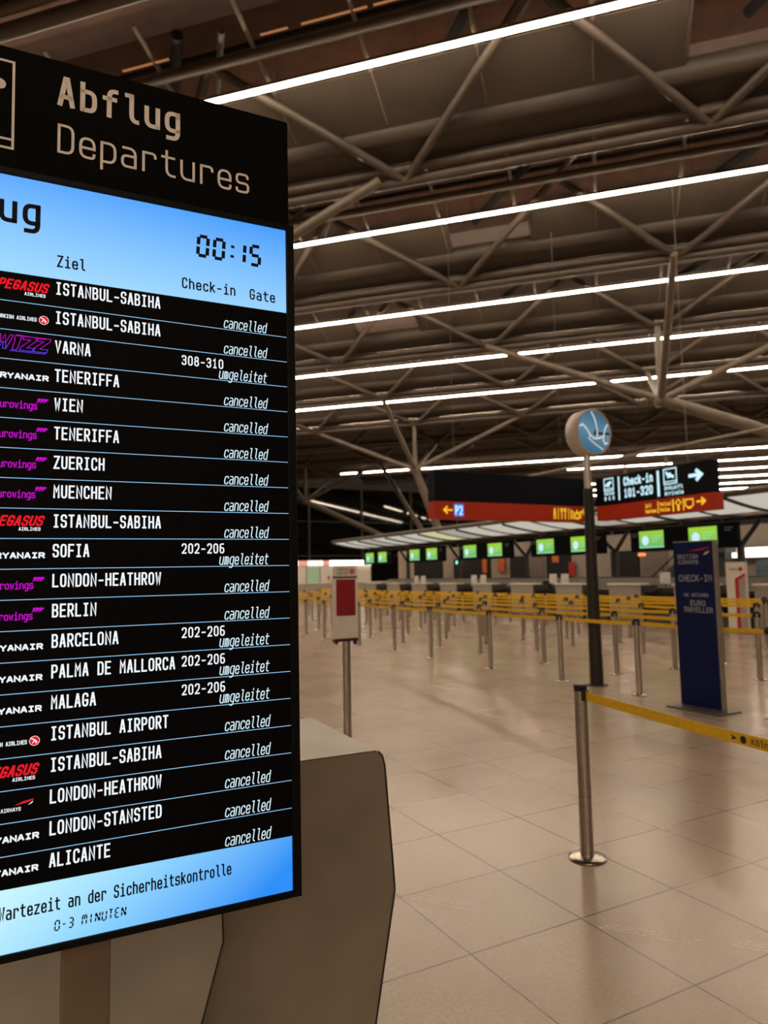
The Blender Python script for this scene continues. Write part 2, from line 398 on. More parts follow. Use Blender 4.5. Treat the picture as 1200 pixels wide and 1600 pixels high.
# ------------------------------------------------------------------ folded roof
BAYS = list(range(-9, 14))
HOLES = {0: [(.22 * S, .60 * S)], 1: [(-.43 * S, -.17 * S), (.99 * S, 1.26 * S)], 2: [(-1.0 * S, -.72 * S)], -1: [(-.6 * S, -.25 * S)]}
def roof_strip(mb, n0, z0, n1, z1, u0a, u1a, u0b, u1b, mi=0, thick=.04):
    a, b, c, d = un(u0a, n0, z0), un(u1a, n0, z0), un(u1b, n1, z1), un(u0b, n1, z1)
    t = Z * thick
    vs = [a, b, c, d, a + t, b + t, c + t, d + t]
    mb.add(vs, [(0, 3, 2, 1), (4, 5, 6, 7), (0, 1, 5, 4), (1, 2, 6, 5), (2, 3, 7, 6), (3, 0, 4, 7)], mi)
def lerp(a, b, t): return a + (b - a) * t
for j in BAYS:
    nv0, nr, nv1 = n_valley(j - 1), n_ridge(j), n_valley(j)
    deck = MB()
    roof_strip(deck, nv0, CAMH + 1.20 * S, nr, CAMH + 1.25 * S, umin(nv0), UMAX, umin(nr), UMAX)
    roof_strip(deck, nr, CAMH + 1.25 * S, nv1, CAMH + 1.20 * S, umin(nr), UMAX, umin(nv1), UMAX)
    deck.build('ceiling', M_deck, kind='structure')
    # grey panels hung below the deck from the light row down to the valley, leaving openings
    pan = MB()
    pn0, pz0, pn1, pz1 = nr + .104 * S, CAMH + 1.122 * S, nv1 - .017 * S, CAMH + 1.036 * S
    def at(t): return lerp(pn0, pn1, t), lerp(pz0, pz1, t)
    cuts = sorted(HOLES.get(j, []))
    edges = [umin(pn1)] + [e for c in cuts for e in c] + [UMAX]
    for i in range(0, len(edges), 2):
        n0, z0 = at(0); n1, z1 = at(.62)
        roof_strip(pan, n0, z0, n1, z1, edges[i], edges[i + 1], edges[i], edges[i + 1], 0, .03)
    n0, z0 = at(.62); n1, z1 = at(1)
    roof_strip(pan, n0, z0, n1, z1, umin(n1), UMAX, umin(n1), UMAX, 0, .03)
    pan.build('ceiling', M_panel, kind='structure')
    # round air duct let into the slope
    n0, z0 = at(.70)
    MB().tube(un(umin(pn1), n0, z0 + .13), un(UMAX, n0, z0 + .13), .27, 0, 18).build('trim_2', M_duct, kind='structure')
    # slim pale bars that carry the panels, running on as joints across them
    bars = MB()
    k = math.ceil(umin(pn1) / (P / 3))
    while k * P / 3 < UMAX:
        u = k * P / 3 + .3; k += 1
        na, za = at(-.85); nb, zb = at(0)
        bars.tube(un(u, na, za), un(u, nb, zb), .050, 0, 6)
        n0, z0 = at(0); n1, z1 = at(.54)
        if not any(a_ < u < b_ for a_, b_ in cuts):
            bars.tube(un(u, n0, z0 - .005), un(u, n1, z1 - .005), .014, 0, 6)
    bars.build('trim_3', M_tube_light, kind='structure')
    eg = MB(); n0, z0 = at(0)
    eg.tube(un(umin(pn1), n0, z0), un(UMAX, n0, z0), .025, 0, 6)
    n1, z1 = at(-.55)
    eg.build('trim_4', M_tube, kind='structure')
    bk = MB()
    bk.tube(un(umin(nv1), nr + .03 * S, CAMH + 1.185 * S), un(UMAX, nr + .03 * S, CAMH + 1.195 * S), .07, 0, 8)
    for q in range(int(umin(nv1) / P), int(UMAX / P)):
        ub = (q - .18) * P
        if ub - .3 * S < umin(nv1): continue
        bk.tube(un(ub, nr - .05 * S, CAMH + 1.19 * S), un(ub - .23 * S, nr + .28 * S, CAMH + 1.19 * S), .13, 0, 8)
        ub += .11 * S
        br_ = MB().tube(un(ub, nr - .05 * S, CAMH + 1.17 * S), un(ub - .20 * S, nr + .26 * S, CAMH + 1.16 * S), .07, 0, 8)
        br_.build('trim_9', M_tube, kind='structure')
    bk.build('trim_5', M_dark, kind='structure')
    if cuts:
        fr = MB()
        for a_, b_ in cuts:
            for u in (a_, b_):
                n0, z0 = at(0); n1, z1 = at(.5)
                fr.tube(un(u, n0, z0), un(u, n1, z1), .035, 0, 6)
        fr.build('trim_6', M_tube, kind='structure')

# ------------------------------------------------------------------ roof trusses: one per valley
for idx, j in enumerate(range(-2, 9)):
    nv = n_valley(j); zc = CAMH + S
    u0 = umin(nv)
    t = empty('roof_truss', 'grey tubular roof truss with zigzag diagonals, the %s valley counted from above the board' % ORD[idx], 'truss', un(0, nv, zc), AN, 'roof trusses')
    Pn = lambda u, n, z: (u, n - nv, z - zc)
    MB().tube(Pn(u0, nv, zc), Pn(UMAX, nv, zc), .135, 0, 14).build('chord', M_tube, t)
    MB().tube(Pn(u0, nv - .24, zc + .17), Pn(UMAX, nv - .24, zc + .17), .10, 0, 12).build('rail', M_tube, t)
    ry = MB()
    ry.lohi(Pn(u0, nv - .31, zc + .262), Pn(UMAX, nv - .25, zc + .28))
    ry.build('glint_strip', M_steel_shiny, t)  # bright steel strip added to stand in for glints above the chord
    k = math.ceil((u0 + .5 - (-.434 * S)) / P)
    while -.434 * S + k * P < UMAX - P / 2:
        u = -.434 * S + k * P; k += 1
        for du, dj in ((-.5, 0), (.5, 0)):
            nn = n_ridge(j + dj)
            if u + du * P < umin(nn): continue
            MB().tube(Pn(u, nv, zc), Pn(u + du * P, nn, CAMH + 1.14 * S), .105, 0, 8).build('diagonal', M_tube, t)
for idx, j in enumerate(range(-2, 10)):
    n_ = n_ridge(j)
    o = MB().tube((umin(n_), 0, 0), (UMAX, 0, 0), .12, 0, 10).build('ridge_beam', M_tube, None, un(0, n_, CAMH + 1.14 * S), AN)
    tag(o, 'long dark ridge tube under the %s roof fold counted from above the board' % ORD[idx], 'beam', 'ridge tubes')

# ------------------------------------------------------------------ light rows
LZ = CAMH + 10.36
def row_n(j): return (1.349 + .712 * j) * S
LAB = {0: 'uppermost bright strip light row, running out of the top edge', 1: 'second bright strip light row from the top, right of the clock',
       2: 'third bright strip light row from the top', 3: 'fourth bright strip light row from the top', 4: 'fifth bright strip light row from the top, above the round sign',
       5: 'unlit strip light row, first beyond the fifth lit row', 6: 'unlit strip light row, second beyond the fifth lit row', 7: 'unlit strip light row, third beyond the fifth lit row',
       8: 'distant lit strip light row, nearest of the far rows above the signs', 9: 'distant lit strip light row, second of the far rows', 10: 'distant lit strip light row, third of the far rows',
       11: 'distant lit strip light row, fourth of the far rows', 12: 'distant lit strip light row, fifth of the far rows', 13: 'most distant lit strip light row, just above the canopy'}
M_off = mat('unlit_diffuser', (0.35, 0.32, 0.28), .5)
for j in range(-8, 14):
    if j in (-3, -2, -1): continue                 # these rows are switched off above the board
    n_, lz = row_n(j), LZ
    if j >= 8: lz = CAMH + 9.30; n_ = (6.52 + .66 * (j - 8)) * 9.30
    lab = LAB[j] if j >= 0 else 'lit strip light row behind the viewer, %s one back' % ORD[-4 - j]
    t = empty('strip_light_row', lab, 'light', un(0, n_, lz), AN, 'strip light rows')
    us = umin(n_, -34.0 if j < 3 else -58.0) if j < 8 else (-2.475 * 9.3 if j == 8 else -.40 * 9.3)
    ue = UMAX - 1
    MB().lohi((us, -.062, .035), (ue, .062, .10)).build('housing', M_tube, t)
    lit = j not in (5, 6, 7)
    off = .08 - .96 * j
    k = math.ceil((us - off) / 2.985)
    while off + (k + 1) * 2.985 <= ue:
        u = off + k * 2.985; k += 1
        if j >= 9 and random.random() < .10: continue
        mb = MB()
        mb.prism([(u + .012, -.018), (u + 2.973, -.018), (u + 2.973, .035), (u + .012, .035)], -.044, .044)
        mb.build('light_tube', M_lamp if lit else M_off, t)
    u = us + 1
    while u < ue:
        MB().tube((u, 0, .10), (u, 0, CAMH + 1.23 * S - lz), .012, 0, 6).build('hanger', M_tube_light, t); u += 2.985
# faint orange strips along the ridge above the board
M_amber = glow('amber_strip', (1.0, .42, .16), .40)
t = empty('amber_strip_light', 'faint orange strip light high above the departures board', 'light', un(0, 1.112 * 1.165 * S, CAMH + 1.165 * S), AN)
for (a_, b_) in ((-.86, -.755), (-.56, -.505), (-.478, -.352), (-.34, -.28)):
    MB().lohi((a_ * 1.165 * S, -.022, -.015), (b_ * 1.165 * S, .022, .0)).build('light_tube', M_amber, t)

M_tree = mat('beige_painted_steel', (0.150, 0.122, 0.095), .45, 0, .1, 3)
# ------------------------------------------------------------------ tree columns carrying the roof
def tree(a_, b_, label, legs):
    z = CAMH + .692 * S
    t = empty('tree_column', label, 'column', ab(a_, b_, z), 0, 'tree columns')
    base = ab(a_, b_, z)
    hub = MB(); hub.lathe([(0, -.3), (.24, -.22), (.3, 0), (.24, .22), (0, .3)], (0, 0, 0), 0, 16); hub.build('hub', M_tree, t)
    for du, dn in ((P, 0), (-P, 0), (0, P), (0, -P), (0, 0)):
        q = U * du + N * dn + Z * (CAMH + S - z)
        tip = base + q
        if tip.dot(B) > BW - .5: continue
        MB().tube((0, 0, 0), q, .15, 0, 10, .12).build('branch', M_tree, t)
    for L_ in legs:
        MB().tube((0, 0, 0), ab(*L_) - base, .24, 0, 14, .26).build('trunk', M_tree, t)
    return t
tree(22.6, 19.0, 'tubular tree column whose hub shows above the check-in sign, thick trunk leaning right', [(48, 7.7, 0)])
tA = tree(22.9, 38.6, 'tubular tree column behind the left end of the canopy, steep trunk', [(26.4, 38.6, 0)])
tree(23.3, 58.5, 'far tubular tree column by the dark glass end wall', [(44, 58.6, 0)])
tree(3.0, 19.4, 'tubular tree column hidden low behind the board, branches right of its edge', [(-1.0, 19.4, 0)])
tree(42.4, 19.0, 'tubular tree column far right beyond the check-in canopy', [(46, 19.0, 0)])
Cn = un(-1.856 * S, 5.98 * S, CAMH + S)
MB().tube(Cn - ab(22.9, 38.6, CAMH + .692 * S), ab(26.4, 38.6, 0) - ab(22.9, 38.6, CAMH + .692 * S), .16, 0, 12, .2).build('trunk', M_tree, tA)
o = MB().tube((0, -22, 0), (0, 14, 0), .06, 0, 10).build('tie_rod', M_tube_light, None, ab(24, 24, 6.55), PSI)
tag(o, 'long thin tie rod crossing behind the round blue sign', 'rod')

# ------------------------------------------------------------------ departures board
YAW = D2R(26.04)
BASE = Vector((-0.18594, 1.53, 0.91024))
ax = Vector((math.cos(YAW), math.sin(YAW), 0)); ay = Vector((-ax.y, ax.x, 0))
foot = BASE + ax * -.408 + ay * .06; foot.z = 0
board = empty('departures_board', 'tall black departures board with lit flight list, mounted on a post', 'board', foot, YAW)
lean, tl = D2R(.431), D2R(.104)
az2 = Z * math.cos(lean) + ay * math.sin(lean); ay2 = ay * math.cos(lean) - Z * math.sin(lean)
x2 = ax * math.cos(tl) + az2 * math.sin(tl); z2 = -ax * math.sin(tl) + az2 * math.cos(tl)
mw = Matrix((x2, ay2, z2)).transposed().to_4x4(); mw.translation = BASE
rootm = Matrix.Rotation(YAW, 4, 'Z'); rootm.translation = foot
LOCAL = rootm.inverted() @ mw
def bpart(mb, name, mats, parent=None, bevel=0.0):
    o = mb.build(name, mats, parent or board, bevel=bevel)
    if parent is None: o.matrix_local = LOCAL
    return o
def rrect(x0, z0, x1, z1, r, n=5):
    pts = []
    for cx, cz, a0 in ((x1 - r, z0 + r, -90), (x1 - r, z1 - r, 0), (x0 + r, z1 - r, 90), (x0 + r, z0 + r, 180)):
        for i in range(n + 1):
            a = D2R(a0 + 90 * i / n); pts.append((cx + r * math.cos(a), cz + r * math.sin(a)))
    return pts
M_bezel = mat('black_bezel', (0.003, 0.0027, 0.0027), .45, spec=.15)
SL, SR, SB, ST = -.818, -.019, .0027, 1.4218
fr = MB()
fr.prism(rrect(-.837, -.0115, .0005, 1.4365, .008), .001, .075)
for (x0, z0, x1, z1) in ((-.837, -.0115, SL, 1.4365), (SR, -.0115, .0005, 1.4365), (SL, -.0115, SR, SB), (SL, ST, SR, 1.4365)):
    fr.lohi((x0 + .0005, -.004, z0 + .0005), (x1 - .0005, .003, z1 - .0005))
frame = bpart(fr, 'bezel_frame', M_bezel, bevel=.0015)
H0, PITCH_R = 1.2306, .0560
M_blue_top = screen_picture('banner_picture_top', [(0, (.36, .70, 1.0)), (.55, (.20, .52, 1.0)), (1, (.075, .35, .98))], (-.42, 0, H0), (0.35, 0, 1 / .215))
M_blue_bot = screen_picture('banner_picture_bottom', [(0, (.58, .93, 1.0)), (.45, (.27, .66, 1.0)), (1, (.03, .28, .95))], (-.60, 0, .06), (1.72, 0, -2.2))
M_scr = mat('screen_black', (0.0022, 0.002, 0.0026), .6, 0, .05, 4, spec=.08)
M_scr_lit = M_scr
HB = H0 - 20 * PITCH_R
scr = MB()
scr.flat(SL, HB, SR, H0, 0, 0); scr.flat(SL, H0, SR, ST, 0, 1); scr.flat(SL, SB, SR, HB, 0, 2)
screen = bpart(scr, 'screen', [M_scr, M_blue_top, M_blue_bot])
YT = -.0006
def word(*a, **k):
    tp = MB(); text(tp, *a, **k); tp.build('heading_word', M_ink, screen)
word('Abflug', -.513 - 5 * .0400 - .031, 1.3275, .0400, .031, .0590, .0088, YT)
word('Ziel', -.4825, 1.2545, .0133, .0110, .0240, .0032, YT)
word('Check-in', -.2457, 1.2510, .0145, .0112, .0238, .0032, YT)
word('Gate', -.1018, 1.2490, .0152, .0116, .0243, .0032, YT)
word('Zeit', -.800, 1.2545, .0133, .0110, .0240, .0032, YT)
ck = MB()
xx = -.2172
for ch, dx in (('0', .034), ('0', .029), (':', .0265), ('1', .024), ('5', .03)):
    text(ck, ch, xx, 1.3250, .03, .027, .050, .0074, YT, 0, .06, True); xx += dx
ck.build('clock_digits', M_ink, screen)
bt = MB()
text(bt, 'Wartezeit an der Sicherheitskontrolle', -.5535, .0590, .01106, .0092, .0235, .0029, YT)
bt.build('waiting_time_heading', M_ink, screen)
bt = MB()
text(bt, '0-3 MINUTEN', -.4655, .0235, .01125, .0092, .0185, .0024, YT, 0, .06, True)
bt.build('waiting_time_digits', M_ink, screen)
ROWS = [('P', 'ISTANBUL-SABIHA', '', 'c'), ('T', 'ISTANBUL-SABIHA', '', 'c'), ('W', 'VARNA', '308-310', 'u'), ('R', 'TENERIFFA', '', 'c'),
        ('E', 'WIEN', '', 'c'), ('E', 'TENERIFFA', '', 'c'), ('E', 'ZUERICH', '', 'c'), ('E', 'MUENCHEN', '', 'c'), ('P', 'ISTANBUL-SABIHA', '', 'c'),
        ('R', 'SOFIA', '202-206', 'u'), ('E', 'LONDON-HEATHROW', '', 'c'), ('E', 'BERLIN', '', 'c'), ('R', 'BARCELONA', '202-206', 'u'),
        ('R', 'PALMA DE MALLORCA', '202-206', 'u'), ('R', 'MALAGA', '202-206', 'u'), ('T', 'ISTANBUL AIRPORT', '', 'c'), ('P', 'ISTANBUL-SABIHA', '', 'c'),
        ('B', 'LONDON-HEATHROW', '', 'c'), ('R', 'LONDON-STANSTED', '', 'c'), ('R', 'ALICANTE', '', 'c')]
for i, (lg, name, gate, st) in enumerate(ROWS):
    z = H0 - PITCH_R * i
    sh = .0003 * (i - 2)          # the list text sits a little right of the margin lower down
    r = MB()
    off = .0315 + .0045 * math.sin(min(1, i / 3.0) * math.pi / 2) - .0003 * max(0, i - 6)
    text(r, name, -.4832 + sh * 1.5, z - off, .01318, .0108, .0252, .0032, YT, 0)
    r.build('destination_text', [M_text_white, M_text_ice, M_line], screen)
    r = MB()
    if gate: text(r, gate, -.2457 + sh * .6, z - .0318 + (.0022 if i > 8 else 0), .0127, .0098, .0208, .0027, YT, 0); r.build('counter_text', [M_text_white], screen)
    r = MB()
    zs = z - PITCH_R + (.0028 if i < 12 else .0036)
    s_ = 'cancelled' if st == 'c' else 'umgeleitet'
    x0 = -.0655 - .01055 * (len(s_) - 1) - .0095
    text(r, s_, x0, zs, .01055, .0087, .0238, .0020, YT, 1, .16)
    r.build('status_text', [M_text_white, M_text_ice, M_line], screen)
    if i < 19: MB().flat(SL, z - PITCH_R - .0006, SR, z - PITCH_R + .0006, YT * .5).build('row_line', M_line, screen)
    g = MB()
    if lg == 'P':
        text(g, 'PEGASUS', -.5835, z - .0330, .0122, .0108, .0200, .0036, YT, 1, .32, False, 1.9)
        text(g, 'AIRLINES', -.5375, z - .0415, .0046, .0041, .0064, .0011, YT, 0)
    elif lg == 'T':
        text(g, 'TURKISH AIRLINES', -.5840, z - .0345, .0043, .0039, .0075, .0012, YT, 0)
        g.disc(-.5035, z - .0300, .0086, YT * .8, 0); g.disc(-.5035, z - .0300, .0078, YT, 1)
        g.ribbon([(-.5090, z - .0255), (-.5030, z - .0285), (-.5005, z - .0345)], .0017, YT * 1.2, 0)
        g.ribbon([(-.5068, z - .0340), (-.5030, z - .0285), (-.4990, z - .0330)], .0015, YT * 1.2, 0)
    elif lg == 'W':
        for k_, (q, x_) in enumerate((('W', -.588), ('I', -.557), ('Z', -.5435), ('Z', -.5215))):
            ww = .027 if q == 'W' else (.010 if q == 'I' else .024)
            gg = {'W': [(0, 1), (.13, 0), (.32, 0), (.52, .5), (.62, 0), (.8, 0), (1, 1), (.8, 1), (.68, .45), (.5, 1), (.36, .45), (.22, 1)],
                  'I': [(.1, 0), (.1, .7), (.0, .75), (.0, 1), (1, 1), (1, .75), (.9, 0)],
                  'Z': [(0, 1), (1, 1), (1, .8), (.45, .22), (1, .22), (1, 0), (0, 0), (0, .2), (.55, .78), (0, .78)]}[q]
            pts = [(x_ + a_ * ww + .007 * b_, z - .0375 + .0275 * b_) for a_, b_ in gg]
            g.ribbon(pts, .0011, YT, 3, True)
            pts2 = [(x_ + a_ * ww + .007 * b_, z - .0375 + .0275 * b_) for a_, b_ in gg if b_ <= .5]
            if len(pts2) > 1: g.ribbon(pts2, .0012, YT * 1.3, 4)
        g.ribbon([(-.560, z - .040), (-.500, z - .040), (-.499, z - .0365)], .0012, YT, 4)
        g.ribbon([(-.550, z - .0085), (-.498, z - .0115)], .0011, YT, 3)
    elif lg == 'R':
        text(g, 'RYANAIR', -.5745, z - .0370 + .0004 * max(0, i - 8), .0118, .0108, .0112, .0028, YT, 0, 0, False, 1.6)
        for k_ in range(3): g.ribbon([(-.588 + .004 * k_, z - .034), (-.5795 + .001 * k_, z - .0265 + .0010 * k_)], .0012, YT, 2)
    elif lg == 'E':
        text(g, 'Eurowings', -.5812, z - .0370, .0079, .0069, .0148, .0018, YT, 3)
        for k_ in range(3):
            x_ = -.513 + .0055 * k_
            g.quad([(x_, YT, z - .0230), (x_ + .0028, YT, z - .0230), (x_ + .0105, YT, z - .0160), (x_ + .0062, YT, z - .0160)], 3)
            g.quad([(x_ + .001, YT, z - .0190), (x_ + .0035, YT, z - .0190), (x_ + .007, YT, z - .0150), (x_ + .0035, YT, z - .0150)], 3)
    elif lg == 'B':
        text(g, 'BRITISH AIRWAYS', -.5915, z - .0370, .0046, .0041, .0066, .0010, YT, 0)
        g.quad([(-.533, YT, z - .0270), (-.5180, YT, z - .0250), (-.5035, YT, z - .0215), (-.5030, YT, z - .0190), (-.5200, YT, z - .0215)], 1)
        g.quad([(-.512, YT * 1.1, z - .0290), (-.5050, YT * 1.1, z - .0262), (-.5030, YT * 1.1, z - .0225), (-.5075, YT * 1.1, z - .0255)], 0)
    g.build('airline_logo', [M_text_white, M_red_l, M_yellow_l, M_magenta, M_violet], screen)
# header
hd = MB().prism(rrect(-.826, 1.4372, -.0098, 1.6845, .003), .004, .055)
header = bpart(hd, 'header_panel', M_black_matte, bevel=.001)
M_letter = mat('warm_grey_lettering', (0.90, 0.80, 0.73), .6, 0, .03, 50)
hl = MB()
text(hl, 'Abflug', -.4875, 1.5890, .0412, .0315, .0640, .0092, .0032)
hl.build('header_word', M_letter, header)
hl = MB()
text(hl, 'Departures', -.4862, 1.4905, .0395, .0305, .0610, .0052, .0032)
hl.build('header_word', M_letter, header)
pg = MB()
pg.ribbon([(-.742, 1.478), (-.5640, 1.478), (-.5655, 1.6545), (-.742, 1.6545)], .0046, .0032, 0, True)
pg.ribbon([(-.742, 1.4955), (-.5640, 1.4955)], .0046, .0032)
pg.ribbon([(-.715, 1.545), (-.600, 1.603), (-.588, 1.606)], .017, .0032)
pg.disc(-.5885, 1.6050, .0105, .0031, 0, 18)
pg.ribbon([(-.672, 1.615), (-.645, 1.615), (-.610, 1.594)], .010, .0033)
pg.ribbon([(-.650, 1.520), (-.632, 1.522), (-.600, 1.592)], .012, .0033)
pg.ribbon([(-.712, 1.545), (-.725, 1.585)], .011, .0033)
pg.build('pictogram', M_letter, header)
sl = MB().lohi((.0005, .02, .094), (.0032, .03, .104)); sl.v = sl.v
bpart(sl, 'status_light', glow('status_blue', (.45, .55, 1.0), .9))
M_post = mat('brown_metal_post', (0.19, 0.130, 0.085), .5, .2, .1, 8)
pb = MB()
pb.lohi((-.0425, -.02, 0.012), (.0425, .045, 1.55)); pb.build('post', M_post, board, bevel=.004)
MB().lohi((-.24, -.20, 0), (.24, .22, .012)).build('base_plate', M_post, board, bevel=.003)

# ------------------------------------------------------------------ angular metal cabinet behind the board
D0 = Vector((0.014, 2.32, 0))
cab = empty('angular_metal_cabinet', 'grey metal cabinet with angular sides standing behind the departures board', 'cabinet', D0, YAW)
M_cab = mat('scuffed_grey_metal', (0.285, 0.228, 0.172), .5, .1, .12, 5)
M_cab_l = mat('pale_grey_metal', (0.38, 0.335, 0.275), .5, .1, .10, 5)
M_lid = mat('satin_metal_lid', (0.20, 0.17, 0.14), .40, .5, .12, 4)
M_seam = mat('black_rubber_seam', (0.01, 0.009, 0.008), .6)
def hexprof(xr, d=0.0):
    return [(xr - .13 + d * .3, .0), (xr - .074, .193), (xr, .571), (xr - .002, .60), (xr - .032 + .004, .955), (xr - .036, .985), (xr - .050, 1.0)]
pr_ = hexprof(0)
body = MB().prism([(-1.75, 0.0)] + pr_ + [(-1.75, 1.0)], .004, .606)
body.build('body', M_cab, cab, bevel=.004)
ed = MB(); ed.ribbon([(x + .001, z) for x, z in pr_] + [(-1.75, 1.0005)], .0045, .0005)
edge = MB()
for i in range(len(pr_) - 1):
    edge.tube((pr_[i][0], .004, pr_[i][1]), (pr_[i + 1][0], .004, pr_[i + 1][1]), .0030, 0, 6)
edge.build('edge_seam', M_seam, cab)
MB().lohi((-1.74, .006, .9985), (-.055, .60, 1.0035)).build('lid', M_lid, cab, bevel=.0015)
pl = [(-.70, .0), (-.622, .377 - .03), (-.556, .572), (-.559, .64), (-.585, .93), (-.62, .965)]
MB().prism([(-1.70, 0.0)] + pl + [(-1.70, .965)], -.060, -.006).build('front_plate', M_cab_l, cab, bevel=.004)
e2 = MB()
for i in range(len(pl) - 1): e2.tube((pl[i][0], -.058, pl[i][1]), (pl[i + 1][0], -.058, pl[i + 1][1]), .0028, 0, 6)
e2.build('edge_seam', M_seam, cab)

# ------------------------------------------------------------------ stanchions
def make_stanchion(loc, label, belt_to=None, group=None, H=.945, clips=(0, 90, 180, 270)):
    t = empty('barrier_stanchion', label, 'stanchion', loc, PSI, group)
    MB().lathe([(.0, .022), (.040, .021), (.080, .016), (.101, .008), (.103, .0), (0, 0)], n=32).build('base', M_steel_shiny, t)
    MB().tube((0, 0, .018), (0, 0, H - .03), .036, 0, 20).build('post', M_steel, t)
    hd_ = MB(); hd_.lathe([(0, H), (.036, H), (.0385, H - .004), (.0385, H - .012), (.0365, H - .014), (.0365, H - .034), (0, H - .034)], n=20)
    hd_.build('head_cap', M_black, t)
    for a_ in clips:
        R_ = Matrix.Rotation(D2R(a_), 3, 'Z')
        MB().box(R_ @ Vector((.044, 0, H - .055)), (.022, .034, .056), 0, R_).build('clip', M_black, t)
    if belt_to is not None: add_belt(t, belt_to, H)
    return t
def add_belt(t, d, H=.945):
    d = Vector(d); L_ = d.length; dn = d.normalized()
    b = MB(); z0, z1 = H - .080, H - .031
    n_ = 10; sag = .012
    side = Vector((-dn.y, dn.x, 0)) * .0012
    vs = []
    for i in range(n_ + 1):
        s = .054 + (L_ - .114) * i / n_; k = i / n_
        dz = -sag * 4 * k * (1 - k)
        for sd in (side, -side):
            vs += [dn * s + sd + Z * (z0 + dz), dn * s + sd + Z * (z1 + dz)]
    fs = []
    for i in range(n_):
        o = i * 4; p_ = o + 4
        fs += [(o, o + 1, p_ + 1, p_), (o + 2, p_ + 2, p_ + 3, o + 3), (o + 1, o + 3, p_ + 3, p_ + 1), (o, p_, p_ + 2, o + 2)]
    b.add(vs, fs, 0)
    o = b.build('belt', M_belt, t)
    return o
rowsA = [(7.02, [4.69, 6.47, 7.88, 9.56, 11.40, 12.81, 14.45, 16.43, 17.65, 19.3]),
         (8.12, [6.35, 7.9, 9.53, 11.37, 12.84, 14.41, 16.07, 17.75, 19.4, 21.13]),
         (9.27, [6.4, 7.78, 9.55, 11.1, 12.75, 14.36, 16.13, 17.71, 19.4, 21.1, 22.8, 24.4]),
         (10.40, [7.8, 9.45, 11.3, 12.9, 14.5, 16.0, 17.41, 19.1, 20.8, 22.5, 24.2, 25.9, 27.5]),
         (11.65, [8.0, 9.6, 11.21, 12.8, 14.4, 16.0, 17.55, 19.2, 20.9, 22.6, 24.3, 26.0, 27.7, 29.4]),
         (12.80, [8.6, 10.3, 12.0, 13.7, 15.4, 17.1, 18.8, 20.5, 22.2, 23.9, 25.6, 27.3, 29.0, 30.7]),
         (13.95, [9.4, 11.1, 12.8, 14.5, 16.2, 17.9, 19.6, 21.3, 23.0, 24.7, 26.4, 28.1, 29.8, 31.5, 33.2])]
rown = ['front', 'second', 'third', 'fourth', 'fifth', 'sixth', 'rearmost']
for r, (av, bs) in enumerate(rowsA):
    for i, bv in enumerate(bs):
        lab = 'steel belt stanchion, %s from the right in the %s row of the roped check-in queue' % (ORD[i], rown[r])
        if r == 0 and i == 0: lab = 'steel belt stanchion just right of the dark blue check-in sign, at the right edge'
        jit = random.uniform(-.03, .03) if r > 1 else 0
        make_stanchion(ab(av + jit, bv), lab, (0, bs[i + 1] - bv, 0) if i + 1 < len(bs) else None, 'queue stanchions')
fs_ = make_stanchion(ab(2.83, 3.03), 'steel stanchion alone in the foreground, yellow belt running off right', None, None, .93, (-100,))
MB().tube((0, 0, .33), (0, 0, .332), .0365, 0, 20).build('joint_ring', M_dgrey, fs_)
q2 = ab(2.55, 1.25) - ab(2.83, 3.03)
loc2 = Vector((q2.dot(A), q2.dot(B), 0))
belt = add_belt(fs_, loc2, .93)
belt['label'] = 'yellow belt with small black print'
# print on the foreground belt (faces the viewer)
M_print = mat('black_print', (0.02, 0.018, 0.012), .6)
dn = loc2.normalized(); L2 = loc2.length
def belt_print(mb, name, sx):
    bo = mb.build(name, M_print, belt)
    kk = sx / L2
    bo.location = dn * sx + Vector((dn.y, -dn.x, 0)) * .0022 + Z * (.93 - .068 - .012 * 4 * kk * (1 - kk))
    bo.rotation_euler = (0, 0, math.atan2(dn.y, dn.x))
bl = MB(); text(bl, 'K\u00f6ln', 0, 0, .0215, .018, .026, .0042, 0); belt_print(bl, 'printed_word', 1.165)
bl = MB(); text(bl, 'Bonn', 0, 0, .0215, .018, .026, .0042, 0); belt_print(bl, 'printed_word', 1.165 + 5 * .0215)
bl = MB(); bl.disc(0, .012, .016, 0, 0, 16); belt_print(bl, 'printed_emblem', 1.165 - .040)
bl = MB(); bl.quad([(0, 0, 0), (.034, 0, .012), (0, 0, .024), (.010, 0, .012)]); belt_print(bl, 'printed_arrow', 1.165 - .105)
make_stanchion(ab(2.55, 1.25), 'steel stanchion just outside the right edge holding the foreground belt', None, None, .93)

# ------------------------------------------------------------------ sign stand with red insert (standing behind the cabinet)
t = empty('sign_stand', 'slim white sign with dark red insert on a steel pole behind the metal cabinet', 'sign', ab(2.81, 6.06), PSI)
MB().lathe([(.0, .022), (.040, .021), (.1, .014), (.125, .006), (.127, .0), (0, 0)], n=32).build('base', M_steel_shiny, t)
MB().tube((0, 0, .018), (0, 0, .945), .037, 0, 20).build('pole', M_steel, t)
bd = MB(); bd.prism(rrect(-.130, .965, .118, 1.530, .012), -.012, .035); bd.build('panel', M_white, t, bevel=.002)
MB().prism(rrect(-.118, 1.548, .116, 1.645, .006), -.010, .030).build('header', M_white, t, bevel=.002)
MB().lohi((-.120, -.006, 1.53), (.118, .028, 1.55)).build('gap_strip', M_dgrey, t)
MB().prism(rrect(-.104, 1.182, .092, 1.520, .008), -.0135, -.010).build('red_insert', mat('dark_red_print', (0.27, 0.006, 0.014), .5), t)
MB().lohi((-.126, -.02, .946), (.114, .04, .975)).build('clamp', mat('maroon_clamp', (0.05, 0.012, 0.012), .5), t)
MB().lohi((.075, -.022, .915), (.10, .02, .95)).build('clip', M_black, t)
